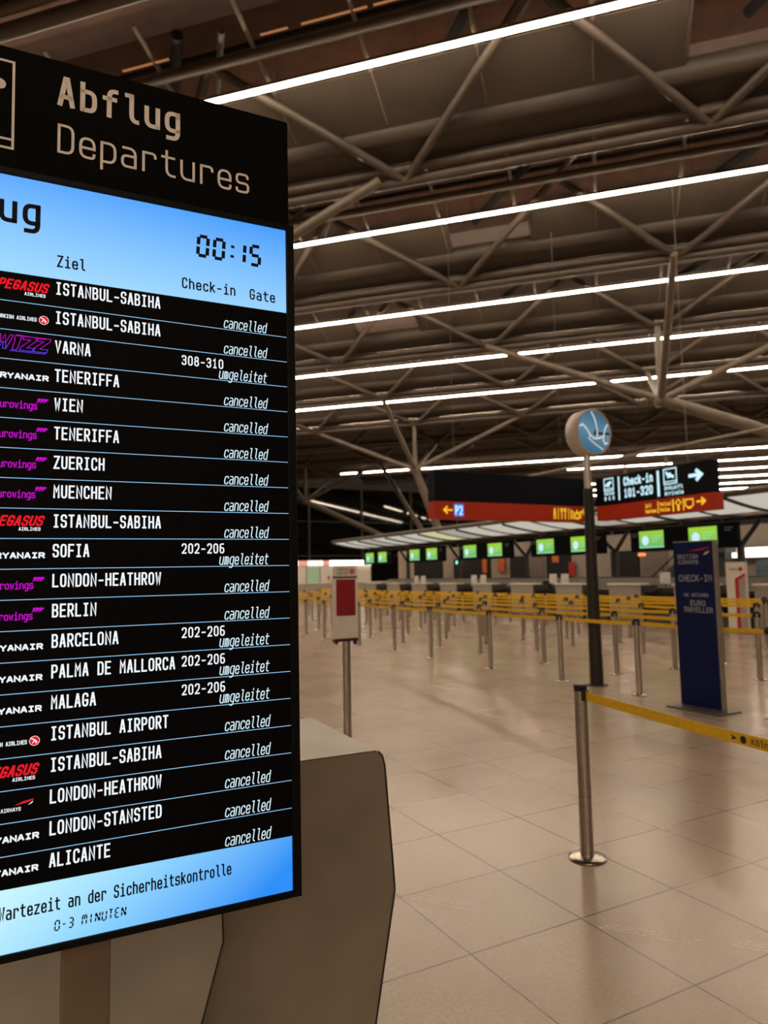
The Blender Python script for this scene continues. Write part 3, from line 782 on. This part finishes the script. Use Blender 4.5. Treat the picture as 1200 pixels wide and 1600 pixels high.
MB().lohi((-.118, -.022, .925), (-.095, .02, .95)).build('clip', M_black, t)
lg = MB()
LGM = [mat('grey_print', (.20, .20, .24), .6), mat('red_print', (.5, .01, .02), .6), M_white]
text(lg, 'TURKISH', -.092, 1.600, .0165, .0145, .024, .004, -.0110, 0)
lg.build('lettering', LGM, t); lg = MB()
text(lg, 'AIRLINES', -.092, 1.565, .0145, .0128, .024, .004, -.0110, 0)
lg.build('lettering', LGM, t); lg = MB()
lg.disc(.060, 1.592, .025, -.0110, 1); lg.ribbon([(.045, 1.602), (.062, 1.596), (.068, 1.578)], .006, -.0114, 2)
lg.build('round_emblem', LGM, t)

# ------------------------------------------------------------------ round sign on the dark pole
t = empty('meeting_point_sign', 'round blue sign with white curved lines on a tall dark pole', 'sign', ab(7.16, 7.34), PSI)
M_pole = mat('anthracite_pole', (0.020, 0.016, 0.013), .5, 0, .08, 5, spec=.3)
MB().lathe([(0, .014), (.15, .012), (.152, 0), (0, 0)], n=28).build('base', M_pole, t)
MB().tube((0, 0, .01), (0, 0, 2.70), .092, 0, 22, .068).build('pole', M_pole, t)
MB().tube((0, 0, 2.70), (0, 0, 3.20), .052, 0, 18, .050).build('upper_pole', mat('pale_steel_pole', (.45, .40, .35), .4, .7), t)
cz, cx, rr = 3.49, .05, .325
dr = MB()
prof = [(rr, -.12), (rr, .12), (rr - .022, .125), (rr - .022, .11), (0, .11)]
nn = 48; vs = []; 
ring = [(rr - .024, -.105), (rr - .024, -.118), (rr - .008, -.125), (rr, -.115), (rr, .115), (rr - .02, .125), (.0, .125)]
for i in range(nn):
    a_ = 2 * math.pi * i / nn
    for r_, y_ in ring: vs.append((cx + r_ * math.cos(a_), y_, cz + r_ * math.sin(a_)))
k_ = len(ring)
fsx = [(i * k_ + q, i * k_ + q + 1, ((i + 1) % nn) * k_ + q + 1, ((i + 1) % nn) * k_ + q) for i in range(nn) for q in range(k_ - 1)]
dr.add(vs, fsx, 0, True)
dr.build('drum', mat('cream_metal_drum', (.46, .40, .34), .45), t)
fc = MB()
fc.disc(cx, cz, rr - .022, -.106, 0, 40)
def C_(pts, w_): fc.ribbon([(cx + a_ * rr, cz + b_ * rr) for a_, b_ in pts], w_, -.1085, 1)
C_([(-.12, .90), (.06, .62), (.16, .30), (.19, -.05), (.18, -.22)], .020)
C_([(-.80, .20), (-.62, .30), (-.42, .12), (-.22, -.14), (0, -.28), (.25, -.26), (.50, -.16)], .020)
C_([(.84, .42), (.66, .20), (.58, -.05), (.52, -.30), (.62, -.48), (.80, -.42)], .020)
C_([(-.25, -.16), (-.30, -.30), (.05, -.52), (.50, -.74)], .014)
fc.quad([(cx - .04 * rr, -.107, cz - .10 * rr), (cx + .14 * rr, -.107, cz - .14 * rr), (cx + .16 * rr, -.107, cz + .28 * rr)], 2)
fc.ribbon([(cx + .2 * rr, cz - .04 * rr), (cx + .93 * rr, cz - .02 * rr)], .035, -.107, 2)
fc.build('lit_face', [screen_picture('sign_picture_blue', [(0, (.03, .12, .20)), (.5, (.12, .24, .34)), (1, (.035, .11, .18))], (cx, 0, cz - rr), (.4, 0, 1.5)),
                      glow('sign_white_lines', (.75, .72, .66), 1.0), mat('sign_dark_blue', (.01, .03, .06), .5)], t)

# ------------------------------------------------------------------ dark blue check-in sign
RB = PSI - math.pi / 2
t = empty('check_in_sign', 'tall dark blue free-standing check-in sign with silver edge at right', 'sign', ab(6.83, 5.42), RB)
M_navy = mat('navy_print', (0.002, 0.008, 0.060), .5, 0, .04, 4, spec=.2)
M_alu = mat('aluminium_edge', (0.33, 0.29, 0.25), .45, .5)
MB().lohi((-.27, -.0, .02), (.262, .075, 1.87)).build('frame', M_alu, t, bevel=.004)
MB().lohi((-.265, -.006, .03), (.250, .001, 1.862)).build('face_panel', M_navy, t)
MB().lohi((-.34, -.17, 0), (.34, .20, .018)).build('base_plate', M_dgrey, t, bevel=.004)
y_ = -.0075
SIGNM = [mat('silver_print', (.34, .34, .40), .5), mat('ribbon_red', (.42, .012, .02), .5), mat('ribbon_white', (.55, .53, .55), .5)]
def sign_line(*a):
    lt = MB(); text(lt, *a); lt.build('lettering', SIGNM, t)
sign_line('BRITISH', -.208, 1.672, .0395, .034, .048, .0075, y_)
sign_line('AIRWAYS', -.208, 1.610, .0395, .034, .048, .0075, y_)
sign_line('CHECK-IN', -.205, 1.415, .055, .046, .074, .0095, y_)
sign_line('we welcome', -.150, 1.245, .0325, .027, .050, .006, y_)
sign_line('EURO', -.068, 1.143, .050, .043, .062, .009, y_)
sign_line('TRAVELLER', -.165, 1.070, .043, .037, .060, .009, y_)
lt = MB()
lt.quad([(-.06, y_, 1.755), (.10, y_, 1.762), (.21, y_, 1.783), (.215, y_, 1.795), (.02, y_, 1.772)], 1)
lt.quad([(.13, y_, 1.705), (.19, y_, 1.722), (.215, y_, 1.755), (.16, y_, 1.738)], 2)
lt.build('ribbon_emblem', SIGNM, t)

# ------------------------------------------------------------------ overhead signs
M_signblack = mat('sign_black_glass', (0.0015, 0.0026, 0.0055), .6, spec=.1)
M_signred = mat('sign_red_band', (0.34, 0.022, 0.006), .5, 0, .04, 3, emit=.08, spec=.2)
M_lit = glow('sign_lit_ice', (.62, .90, 1.0), 1.1)
M_lity = glow('sign_lit_yellow', (1.0, .55, .03), 1.0)
ca, cb = 14.56, 14.9
t = empty('overhead_sign', 'hanging black sign with red band, blank upper part, left of the dark pole', 'sign', ab(9.40, cb, 2.93), PSI)
MB().lohi((0, 0, .44), (5.10, .35, 1.22)).build('black_panel', M_signblack, t, bevel=.01)
MB().lohi((0, 0, 0), (5.10, .35, .438)).build('red_band', M_signred, t, bevel=.01)
x = MB(); y_ = -.004
arrow(x, .38, .22, .26, .045, y_, 0, True)
LM = [M_lity, glow('sign_lit_blue', (.05, .22, .85), 1.0), M_lit]
x.build('arrow', LM, t); x = MB()
x.flat(.56, .07, .84, .38, y_, 1)
text(x, 'P2', .585, .10, .125, .105, .24, .035, y_ - .003, 2)
x.build('lettering', LM, t); x = MB()
x0 = 3.86
for k, sh in enumerate(('man', 'bar', 'fork', 'fork', 'bar', 'wc', 'bag')):
    q = x0 + k * .125
    if sh == 'man':
        x.disc(q, .33, .035, y_, 0, 12); x.ribbon([(q, .29), (q, .18)], .075, y_, 0); x.ribbon([(q - .03, .19), (q - .03, .06)], .03, y_, 0); x.ribbon([(q + .03, .19), (q + .03, .06)], .03, y_, 0)
    elif sh == 'bar': x.ribbon([(q, .05), (q, .38)], .025, y_, 0)
    elif sh == 'fork': x.ribbon([(q, .06), (q, .37)], .035, y_, 0); x.ribbon([(q - .035, .37), (q - .035, .28), (q + .035, .28), (q + .035, .37)], .02, y_, 0)
    elif sh == 'wc': x.ribbon([(q - .03, .07), (q - .03, .34)], .04, y_, 0); x.ribbon([(q + .05, .07), (q + .05, .30)], .04, y_, 0)
    else: x.ribbon([(q, .09), (q + .12, .09), (q + .12, .24), (q, .24)], .04, y_, 0, True); x.ribbon([(q + .03, .24), (q + .06, .32), (q + .1, .24)], .025, y_, 0)
x.ribbon([(4.80, .10), (4.80, .28), (4.97, .28)], .045, y_, 0); x.ribbon([(4.90, .36), (4.99, .28), (4.90, .20)], .04, y_, 0)
x.build('pictograms', LM, t)
for hx in (.7, 4.3): MB().tube((hx, .17, 1.2), (hx, .17, CAMH + S - 2.93 + .2), .008, 0, 6).build('hanger', M_dgrey, t)

t = empty('overhead_sign', 'hanging lit check-in direction sign with red band, right of the dark pole', 'sign', ab(ca, 14.64, 2.94), RB)
MB().lohi((0, 0, .40), (3.66, .35, 1.19)).build('black_panel', M_signblack, t, bevel=.01)
MB().lohi((0, 0, 0), (3.74, .35, .398)).build('red_band', M_signred, t, bevel=.01)
x = MB()
def box_icon(x0, z0, s, down):
    x.ribbon([(x0, z0), (x0 + s, z0), (x0 + s, z0 + s), (x0, z0 + s)], .03, y_, 0, True)
    x.ribbon([(x0, z0 + s * .16), (x0 + s, z0 + s * .16)], .025, y_, 0)
    plane_icon(x, x0 + s * .5, z0 + s * .56, s * .75, .05, y_ - .001, 0, down)
box_icon(.33, .80, .33, False)
text(x, 'Gates', .33, .675, .074, .062, .10, .018, y_)
text(x, 'B C D', .33, .535, .074, .064, .10, .020, y_)
x.build('direction_lettering', [M_lit, M_lity], t); x = MB()
x.ribbon([(.86, .50), (.86, 1.14)], .05, y_, 0)
x.build('direction_lettering', [M_lit, M_lity], t); x = MB()
text(x, 'Check-in', 1.03, .86, .124, .105, .24, .040, y_)
x.build('direction_lettering', [M_lit, M_lity], t); x = MB()
text(x, '101-320', 1.03, .545, .140, .118, .24, .040, y_)
x.build('direction_lettering', [M_lit, M_lity], t); x = MB()
x.ribbon([(2.17, .46), (2.17, 1.12)], .07, y_, 0)
x.build('direction_lettering', [M_lit, M_lity], t); x = MB()
box_icon(2.35, .74, .38, True)
x.build('direction_lettering', [M_lit, M_lity], t); x = MB()
text(x, 'Ankunft', 2.35, .595, .081, .068, .105, .018, y_)
x.build('direction_lettering', [M_lit, M_lity], t); x = MB()
text(x, 'Arrivals', 2.35, .455, .072, .061, .105, .018, y_)
x.build('direction_lettering', [M_lit, M_lity], t); x = MB()
arrow(x, 3.26, .86, .36, .085, y_, 0)
x.build('direction_lettering', [M_lit, M_lity], t); x = MB()
text(x, 'Zoll', 1.72, .205, .052, .043, .10, .018, y_, 1); text(x, 'Customs', 1.72, .065, .052, .043, .10, .018, y_, 1)
x.ribbon([(2.13, .03), (2.13, .34)], .03, y_, 1)
text(x, 'Polizei', 2.19, .205, .050, .042, .10, .018, y_, 1); text(x, 'Police', 2.19, .065, .050, .042, .10, .018, y_, 1)
x.ribbon([(2.59, .04), (2.59, .34)], .045, y_, 1); x.ribbon([(2.74, .33), (2.66, .25), (2.74, .17), (2.82, .25)], .03, y_, 1, True); x.ribbon([(2.74, .17), (2.74, .05)], .07, y_, 1)
x.ribbon([(2.89, .04), (2.89, .34)], .03, y_, 1)
x.ribbon([(2.95, .30), (3.17, .30), (3.17, .15), (3.06, .08), (2.95, .15)], .035, y_, 1, True); x.ribbon([(3.0, .10), (3.12, .10)], .05, y_, 1)
arrow(x, 3.38, .22, .24, .05, y_, 1)
x.build('customs_lettering', [M_lit, M_lity], t)
for hx in (.95, 2.3, 2.95): MB().tube((hx, .17, 1.18), (hx, .17, 1.45 if hx < 2.4 else CAMH + S - 2.94 + .2), .035 if hx < 2.4 else .008, 0, 8).build('hanger', M_tube_light, t)

# ------------------------------------------------------------------ check-in canopy
t = empty('check_in_canopy', 'long canopy with white underside panels, uplight put in as glow, above the check-in screens', 'canopy', ab(0, 0, 0), PSI)
b0, b1 = 5.5, 35.5
CF, CFZ, CBk, CBZ = 15.7, 3.34, 18.7, 3.03
lip = MB(); lip.tube((CF, b0, CFZ + .05), (CF, b1, CFZ + .05), .085, 0, 12)
lip.build('front_beam', M_tube, t)
top = MB(); top.prism([(0, 0), (1, 0), (1, 1), (0, 1)], 0, 0)
top = MB()
top.add([(CF, b0, CFZ + .08), (CBk + 2.0, b0, CFZ + .35), (CBk + 2.0, b1, CFZ + .35), (CF, b1, CFZ + .08),
         (CF, b0, CFZ + .02), (CBk + 2.0, b0, CFZ + .25), (CBk + 2.0, b1, CFZ + .25), (CF, b1, CFZ + .02)],
        [(0, 1, 2, 3), (4, 7, 6, 5), (0, 4, 5, 1), (1, 5, 6, 2), (2, 6, 7, 3), (3, 7, 4, 0)])
top.build('roof_shell', M_tube, t)
bt_ = MB(); bt_.tube((CBk, b0, CBZ - .04), (CBk, b1, CBZ - .04), .07, 0, 10); bt_.build('rear_beam', M_dgrey, t)
npan = 20; w_ = (b1 - b0) / npan
M_cpan = glow('uplight_glow_panel', (.86, .80, .68), .62); M_cpan_y = glow('uplight_glow_panel_yellow', (.95, .92, .50), .62); M_cpan_d = glow('uplight_glow_panel_dim', (.82, .74, .62), .48)  # uplighting put in as panel glow; the panels are no lamps
def prof(k):   # gentle curve of the underside
    x_ = lerp(CF + .08, CBk, k); z_ = lerp(CFZ - .03, CBZ, k) - .10 * math.sin(math.pi * k)
    return x_, z_
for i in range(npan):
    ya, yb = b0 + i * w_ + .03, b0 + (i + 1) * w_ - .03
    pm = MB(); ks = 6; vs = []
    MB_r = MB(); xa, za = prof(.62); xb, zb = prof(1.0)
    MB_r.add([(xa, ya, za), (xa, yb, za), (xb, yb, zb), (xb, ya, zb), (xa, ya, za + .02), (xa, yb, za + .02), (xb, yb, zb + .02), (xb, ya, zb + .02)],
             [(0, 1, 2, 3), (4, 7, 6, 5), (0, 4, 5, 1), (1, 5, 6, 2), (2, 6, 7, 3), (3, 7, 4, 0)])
    MB_r.build('soffit_panel', M_white, t)  # rear part without glow, imitates the uplight fading backwards
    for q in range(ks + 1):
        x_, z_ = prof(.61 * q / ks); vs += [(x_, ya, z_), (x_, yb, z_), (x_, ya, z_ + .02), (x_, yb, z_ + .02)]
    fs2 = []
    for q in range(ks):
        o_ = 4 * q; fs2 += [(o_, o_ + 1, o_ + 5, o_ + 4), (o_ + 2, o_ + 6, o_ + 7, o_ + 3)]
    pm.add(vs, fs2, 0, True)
    o = pm.build('uplight_glow_panel', M_cpan_y if i == 13 else (M_cpan_d if i % 5 == 2 else M_cpan), t)
for i in range(npan + 1):
    rb = MB(); yb = b0 + i * w_
    for q in range(5):
        x_, z_ = prof(q / 5); x2_, z2_ = prof((q + 1) / 5)
        rb.tube((x_, yb, z_ - .01), (x2_, yb, z2_ - .01), .035 if i % 2 else .06, 0, 6)
    rb.build('rib', M_dgrey, t)
for i in range(12):
    yb = b0 + .6 + i * 2.45
    fx = MB().lohi((19.62, yb, 3.085), (19.77, yb + 2.0, 3.12)); fx.build('downlight', glow('downlight_white', (1.0, .86, .70), 13.0), t)
# Y shaped posts that carry the canopy
for i, bv in enumerate((8.5, 13.4, 18.25, 23.1, 28.0, 32.9)):
    q = empty('canopy_post', 'dark forked post under the check-in canopy, %s from the right' % ORD[i], 'post', ab(18.95, bv), PSI, 'forked canopy posts')
    MB().tube((0, 0, 0), (0, 0, 2.25), .11, 0, 12).build('shaft', M_dgrey, q)
    for s in (-1, 1): MB().tube((0, 0, 2.2), (-.1, s * .75, 2.93), .08, 0, 10, .06).build('arm', M_dgrey, q)

# ------------------------------------------------------------------ overhead monitor panels
M_green = screen_picture('green_screen_picture', [(0, (.10, .46, .20)), (.5, (.22, .54, .10)), (1, (.34, .64, .05))], (0, 0, 2.22), (.12, 0, 1.7))
M_gw = glow('screen_soft_white', (.62, .85, .95), 1.0); M_gl = glow('screen_soft_green', (.30, .75, .40), 1.0)
spans = [(12.46, 16.2), (17.35, 21.08), (22.25, 25.9), (27.15, 30.55), (32.1, 35.35)]
for i, (e0, e1) in enumerate(spans):
    Lh = e1 - e0
    t = empty('overhead_monitor_panel', 'black hanging panel with two green screens, %s from the right under the canopy' % ORD[i], 'screen panel', ab(17.5, e1, 0), RB, 'overhead monitor panels')
    MB().lohi((0, .008, 2.12), (Lh, .16, 2.82)).build('housing', M_signblack, t, bevel=.01)
    for hx in (.5, Lh / 2, Lh - .5): MB().tube((hx, .09, 2.8), (hx, .09, 2.99), .025, 0, 8).build('hanger', M_dgrey, t)
    for x0 in (.36 * Lh / 3.74, Lh - .61 * Lh / 3.74 - .94):
        s_ = MB().flat(x0, 2.225, x0 + .94, 2.745, 0, 0)
        s_.disc(x0 + .24, 2.455, .135, -.002, 1, 24, .15)
        for k in range(3): s_.flat(x0 + .46, 2.56 - .08 * k, x0 + .86 - .08 * k, 2.585 - .08 * k, -.002, 2)
        s_.flat(x0, 2.225, x0 + .94, 2.265, -.002, 2)
        s_.build('screen', [M_green, M_gw, M_gl], t)
    for x0 in (.06, Lh - .38):
        nm = MB()
        for k in range(2): nm.flat(x0, 2.66 - .07 * k, x0 + .26 - .06 * k, 2.69 - .07 * k, .005, 0)
        nm.build('number_lettering', mat('grey_lettering', (.16, .16, .17), .6), t)

# ------------------------------------------------------------------ check-in desks and what stands on them
desks = [(10.15 + 2.43 * k, 11.39 + 2.43 * k) for k in range(10)]
dk = None
for i, (e0, e1) in enumerate(desks):
    lab = 'grey check-in desk, %s from the right behind the queue belts' % ORD[i]
    if dk is None:
        dk = empty('check_in_desk', lab, 'desk', ab(16.5, e1), RB, 'check-in desks')
        Wd = 1.24
        MB().lohi((0, .02, .06), (Wd, .06, 1.10)).build('front_panel', M_grey, dk, bevel=.01)
        MB().lohi((0, .06, .0), (.05, .75, 1.10)).build('side_panel', M_dgrey, dk)
        MB().lohi((Wd - .05, .06, 0), (Wd, .75, 1.10)).build('side_panel', M_dgrey, dk)
        MB().lohi((-.03, -.02, 1.10), (Wd + .03, .40, 1.16)).build('counter_top', M_white, dk, bevel=.008)
        MB().lohi((.05, .40, .72), (Wd - .05, .80, .76)).build('work_surface', M_dgrey, dk)
        MB().lohi((.05, .06, 0), (Wd - .05, .09, .06)).build('plinth', M_black, dk)
    else:
        d = copy_tree(dk); d.location = ab(16.5, e1); d['label'] = lab
    if i + 1 < len(desks):
        e2_ = desks[i + 1][0]
        g = empty('baggage_scale', 'dark baggage scale with black hood in the gap left of the %s check-in desk' % ORD[i], 'baggage scale', ab(16.55, (e1 + e2_) / 2), RB, 'baggage scales')
        MB().lohi((-.44, 0, 0), (.44, .55, .30)).build('weighing_belt', M_dgrey, g, bevel=.01)
        MB().lohi((-.44, .40, .3), (.44, .55, .95)).build('hood', M_black, g, bevel=.01)
        MB().lohi((-.48, 0, 0), (-.442, .55, .90)).build('side_guard', M_black, g)
        MB().lohi((.442, 0, 0), (.48, .55, .90)).build('side_guard', M_black, g)
mons = [29.32, 28.70, 24.58, 23.92, 19.69, 19.08, 14.78, 14.18]
for i, bv in enumerate(mons):
    k = [8, 7, 6, 5, 4, 3, 2, 1][i]
    g = empty('desk_monitor', 'small white monitor seen from behind on the check-in counter, %s from the right' % ORD[k - 1], 'monitor', ab(17.34, bv, 0), RB, 'desk monitors')
    MB().lohi((-.10, -.06, 0), (.10, .08, .015)).build('foot', M_dgrey, g)
    MB().tube((0, 0, .01), (0, 0, 1.18), .018, 0, 8).build('stem', M_dgrey, g)
    MB().prism(rrect(-.18, 1.13, .18, 1.47, .015), -.03, .01).build('screen_back', mat('white_monitor_back', (.80, .74, .68), .45), g, bevel=.004)
o = empty('office_chair', 'black office chair behind the check-in desks near the dark pole', 'chair', ab(17.6, 20.6), PSI)
MB().lohi((-.22, -.24, .46), (.22, .24, .52)).build('seat', M_black, o, bevel=.02)
MB().lohi((.20, -.22, .62), (.26, .22, 1.22)).build('backrest', M_black, o, bevel=.02)
MB().tube((0, 0, .06), (0, 0, .46), .03).build('column', M_dgrey, o)
fb = MB()
for k in range(5): fb.tube((0, 0, .08), (.28 * math.cos(k * 1.2566), .28 * math.sin(k * 1.2566), .04), .02, 0, 6)
fb.build('star_base', M_dgrey, o)
MB().tube((.2, 0, .5), (.24, 0, .8), .02).build('back_stem', M_dgrey, o)

cv = empty('baggage_conveyor', 'long grey baggage conveyor running behind the check-in desks', 'conveyor', ab(18.35, 9.5), PSI)
MB().lohi((-.35, 0, .98), (.35, 24, 1.30)).build('side_cover', M_grey, cv, bevel=.01)
MB().lohi((-.28, .1, 1.30), (.28, 23.9, 1.33)).build('belt_surface', M_black, cv)
for k in range(13):
    for sx_ in (-.26, .26): MB().lohi((sx_ - .04, .4 + 1.9 * k, 0), (sx_ + .04, .5 + 1.9 * k, .98)).build('support_leg', M_dgrey, cv)

# ------------------------------------------------------------------ back wall behind the desks
M_bw = mat('beige_back_wall', (0.42, 0.345, 0.27), .7, 0, .15, .6)
bw = MB(); bw.lohi((21.2, 6, 0), (21.4, 38, 2.95)); bw.build('wall_back', M_bw, rotz=PSI, kind='structure')
rec = [(33.0, 36.0), (28.6, 31.8), (25.9, 27.0), (22.9, 24.4), (19.2, 20.6), (15.6, 17.4)]
op = MB()
for e0, e1 in rec: op.lohi((21.12, e0, .0), (21.199, e1, 2.3))
op.build('trim_7', M_dark, rotz=PSI, kind='structure')
lv = MB()
for k in range(16): lv.lohi((21.10, 17.9, .9 + k * .12), (21.199, 19.1, .96 + k * .12)).lohi((21.10, 24.6, .9 + k * .12), (21.199, 25.7, .96 + k * .12))
lv.build('trim_8', mat('pale_louvre', (.42, .34, .27), .6), rotz=PSI, kind='structure')
for i, (bv, z0, hh, ww, c) in enumerate(((28.95, 1.55, .75, .35, (.75, .16, .02)), (27.6, 1.6, .7, .55, (.62, .13, .03)), (23.75, 1.95, .42, .42, (.80, .20, .02)), (22.75, 1.35, .6, .35, (.55, .03, .02)))):
    nm = ['orange poster on the back wall, leftmost', 'dull orange poster on the back wall beside the leftmost one', 'bright orange poster high on the back wall', 'red poster on the back wall right of the bright orange one', 'tan poster on the back wall left of the blue check-in sign'][i]
    o = MB().lohi((-ww / 2, 0, 0), (ww / 2, .03, hh)).build('wall_poster', mat('poster_%d' % i, c, .6, 0, .35, 5), None, ab(21.06, bv, z0), RB)
    tag(o, nm, 'poster')
o = MB().lohi((-.2, 0, 0), (.2, .06, .16)).build('exit_light', glow('exit_green', (.25, 1.0, .62), 2.0), None, ab(21.0, 31.2, 2.05), RB)
tag(o, 'small glowing green exit light under the left end of the canopy', 'exit sign')
o = MB().lohi((-.14, 0, 0), (.14, .06, .10)).build('warning_lamp', glow('warn_orange', (1.0, .25, .08), 1.6), None, ab(18.9, 17.05, 2.02), RB)
tag(o, 'small orange lamp right of the dark pole below the canopy', 'lamp')
es = empty('escalator', 'dark escalator slanting up behind the check-in desks left of the blue sign', 'escalator', ab(20.3, 18.9), RB)
MB().prism([(0, .25), (.9, .25), (3.1, 2.05), (4.0, 2.05), (4.0, 2.4), (2.95, 2.4), (.75, .65), (0, .65)], 0, .55).build('truss_casing', M_dgrey, es)
for y_ in (.02, .53):
    hr = MB()
    pts = [(0, 1.15), (.8, 1.15), (3.0, 2.75), (4.0, 2.75)]
    for k in range(3): hr.tube((pts[k][0], y_, pts[k][1]), (pts[k + 1][0], y_, pts[k + 1][1]), .035, 0, 8)
    for k in range(9):
        q = k / 8 * 4; zz = .65 if q < .75 else min(2.4, .65 + (q - .75) * .795); hr.tube((q, y_, zz), (q, y_, zz + .42), .015, 0, 6)
    hr.build('handrail', M_tube, es)
MB().lohi((.1, .1, 0), (.5, .45, .26)).build('support_leg', M_dgrey, es)
MB().lohi((3.6, .1, 0), (3.9, .45, 2.06)).build('support_leg', M_dgrey, es)

# right hand lit boxes and white stele
for i, (e0, e1, lb) in enumerate(((14.95, 15.5, 'short white lightbox high up just right of the blue check-in sign'), (12.2, 14.75, 'long white lightbox high up at the right edge of the check-in hall'))):
    q = empty('lightbox', lb, 'lightbox', ab(20.95, e1, 1.89), RB)
    MB().lohi((0, 0, 0), (e1 - e0, .04, .31)).build('lit_front', glow('lightbox_white', (1.0, .93, .85), 2.2), q)
    MB().lohi((-.03, .041, -.03), (e1 - e0 + .03, .2, .34)).build('case', M_dgrey, q)
o = MB().lohi((0, 0, 0), (2.0, .1, .95)).build('notice_board', mat('teal_grey_board', (.13, .19, .21), .5, 0, .2, 3), None, ab(21.05, 14.4, .9), RB)
tag(o, 'teal grey notice board under the long white lightbox', 'board')
t = empty('information_stele', 'white free-standing panel with red angled stripe behind the blue sign', 'sign', ab(15.6, 11.22), RB)
MB().lohi((-.26, 0, .02), (.26, .10, 1.70)).build('panel', M_white, t, bevel=.01)
MB().lohi((-.34, -.12, 0), (.34, .22, .02)).build('base_plate', M_dgrey, t)
s_ = MB(); y_ = -.003
s_.quad([(-.02, y_, .05), (.08, y_, .05), (.08, y_, 1.26), (.26, y_, 1.36), (.26, y_, 1.44), (-.02, y_, 1.30)], 0)
s_.quad([(.082, y_, .05), (.26, y_, .05), (.26, y_, 1.355), (.082, y_, 1.255)], 1)
text(s_, 'TURKISH', -.16, 1.50, .035, .03, .055, .010, y_, 2); s_.disc(.15, 1.53, .055, y_, 0, 20)
s_.build('stripe', [mat('stele_red', (.45, .02, .025), .5), mat('stele_grey', (.34, .31, .28), .5), mat('stele_print', (.16, .15, .2), .5)], t)

# booths in front of the end wall
t = empty('service_booth', 'white service booth with bright light band at the far left end of the hall', 'booth', ab(15.0, 46), PSI)
MB().lohi((0, 0, 0), (8.35, 2.5, 2.28)).build('booth_body', M_white, t)
for x0, x1, c in ((.2, 2.70, 0), (2.78, 3.40, 1), (3.48, 4.55, 0), (4.62, 5.05, 1), (5.12, 8.35, 2)):
    MB().lohi((x0, -.12, 2.28), (x1, .2, 2.62)).build('light_band', [glow('band_white', (1, .93, .82), 1.6), glow('band_pink', (1.0, .42, .30), .85), glow('band_bright', (1, .95, .88), 3.0)][c], t)
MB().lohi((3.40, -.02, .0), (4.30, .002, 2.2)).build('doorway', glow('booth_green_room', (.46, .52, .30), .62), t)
MB().lohi((3.30, -.03, 0), (3.39, .01, 2.25)).build('door_jamb', M_grey, t)
MB().lohi((4.31, -.03, 0), (4.40, .01, 2.25)).build('door_jamb', M_grey, t)
MB().lohi((4.95, -.05, 1.28), (5.08, -.001, 1.55)).build('extinguisher', mat('booth_red', (.5, .02, .02), .5), t)
t = empty('service_counter', 'long grey service counter in front of the white booth at far left', 'counter', ab(14.0, 43.8), PSI)
MB().lohi((0, 0, 0), (9.5, .7, 1.05)).build('front', M_grey, t)
MB().lohi((-.05, -.05, 1.05), (9.55, .75, 1.10)).build('counter_top', M_white, t)

# pale streaks of painted light on the floor tiles
M_light_streak = bpy.data.materials.new('painted_light_streak'); M_light_streak.use_nodes = True
_p = M_light_streak.node_tree.nodes['Principled BSDF']; _nt = M_light_streak.node_tree
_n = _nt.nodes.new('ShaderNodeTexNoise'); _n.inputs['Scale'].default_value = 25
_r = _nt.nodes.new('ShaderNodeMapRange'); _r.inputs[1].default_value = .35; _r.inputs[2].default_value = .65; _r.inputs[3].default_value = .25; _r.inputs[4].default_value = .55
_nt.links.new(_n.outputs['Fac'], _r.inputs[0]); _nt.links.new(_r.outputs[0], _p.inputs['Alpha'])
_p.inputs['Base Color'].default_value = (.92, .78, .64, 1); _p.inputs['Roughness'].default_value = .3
for nm, (p0, p1, gap) in (('triple streak of painted light on the floor right of the angular cabinet', ((1.785, 3.12), (2.00, 2.83), .030)),
                          ('triple streak of painted light on the floor in front of the foreground stanchion', ((2.350, 2.46), (2.60, 2.13), .024)),
                          ('triple streak of painted light on the floor at the lower right edge', ((2.715, 2.08), (2.96, 1.76), .028))):
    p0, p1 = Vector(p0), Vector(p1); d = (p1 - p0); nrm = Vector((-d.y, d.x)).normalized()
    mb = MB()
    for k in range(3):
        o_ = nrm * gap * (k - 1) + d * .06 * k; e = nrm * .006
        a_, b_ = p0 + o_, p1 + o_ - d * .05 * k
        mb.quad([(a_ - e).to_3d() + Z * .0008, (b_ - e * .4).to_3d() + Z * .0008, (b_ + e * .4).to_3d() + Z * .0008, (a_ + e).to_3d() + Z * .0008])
    o = mb.build('floor_light_streak', M_light_streak, None, (0, 0, 0), PSI)
    tag(o, nm, 'scuff mark', 'floor light streaks')  # the streaks are painted light, not scuffs
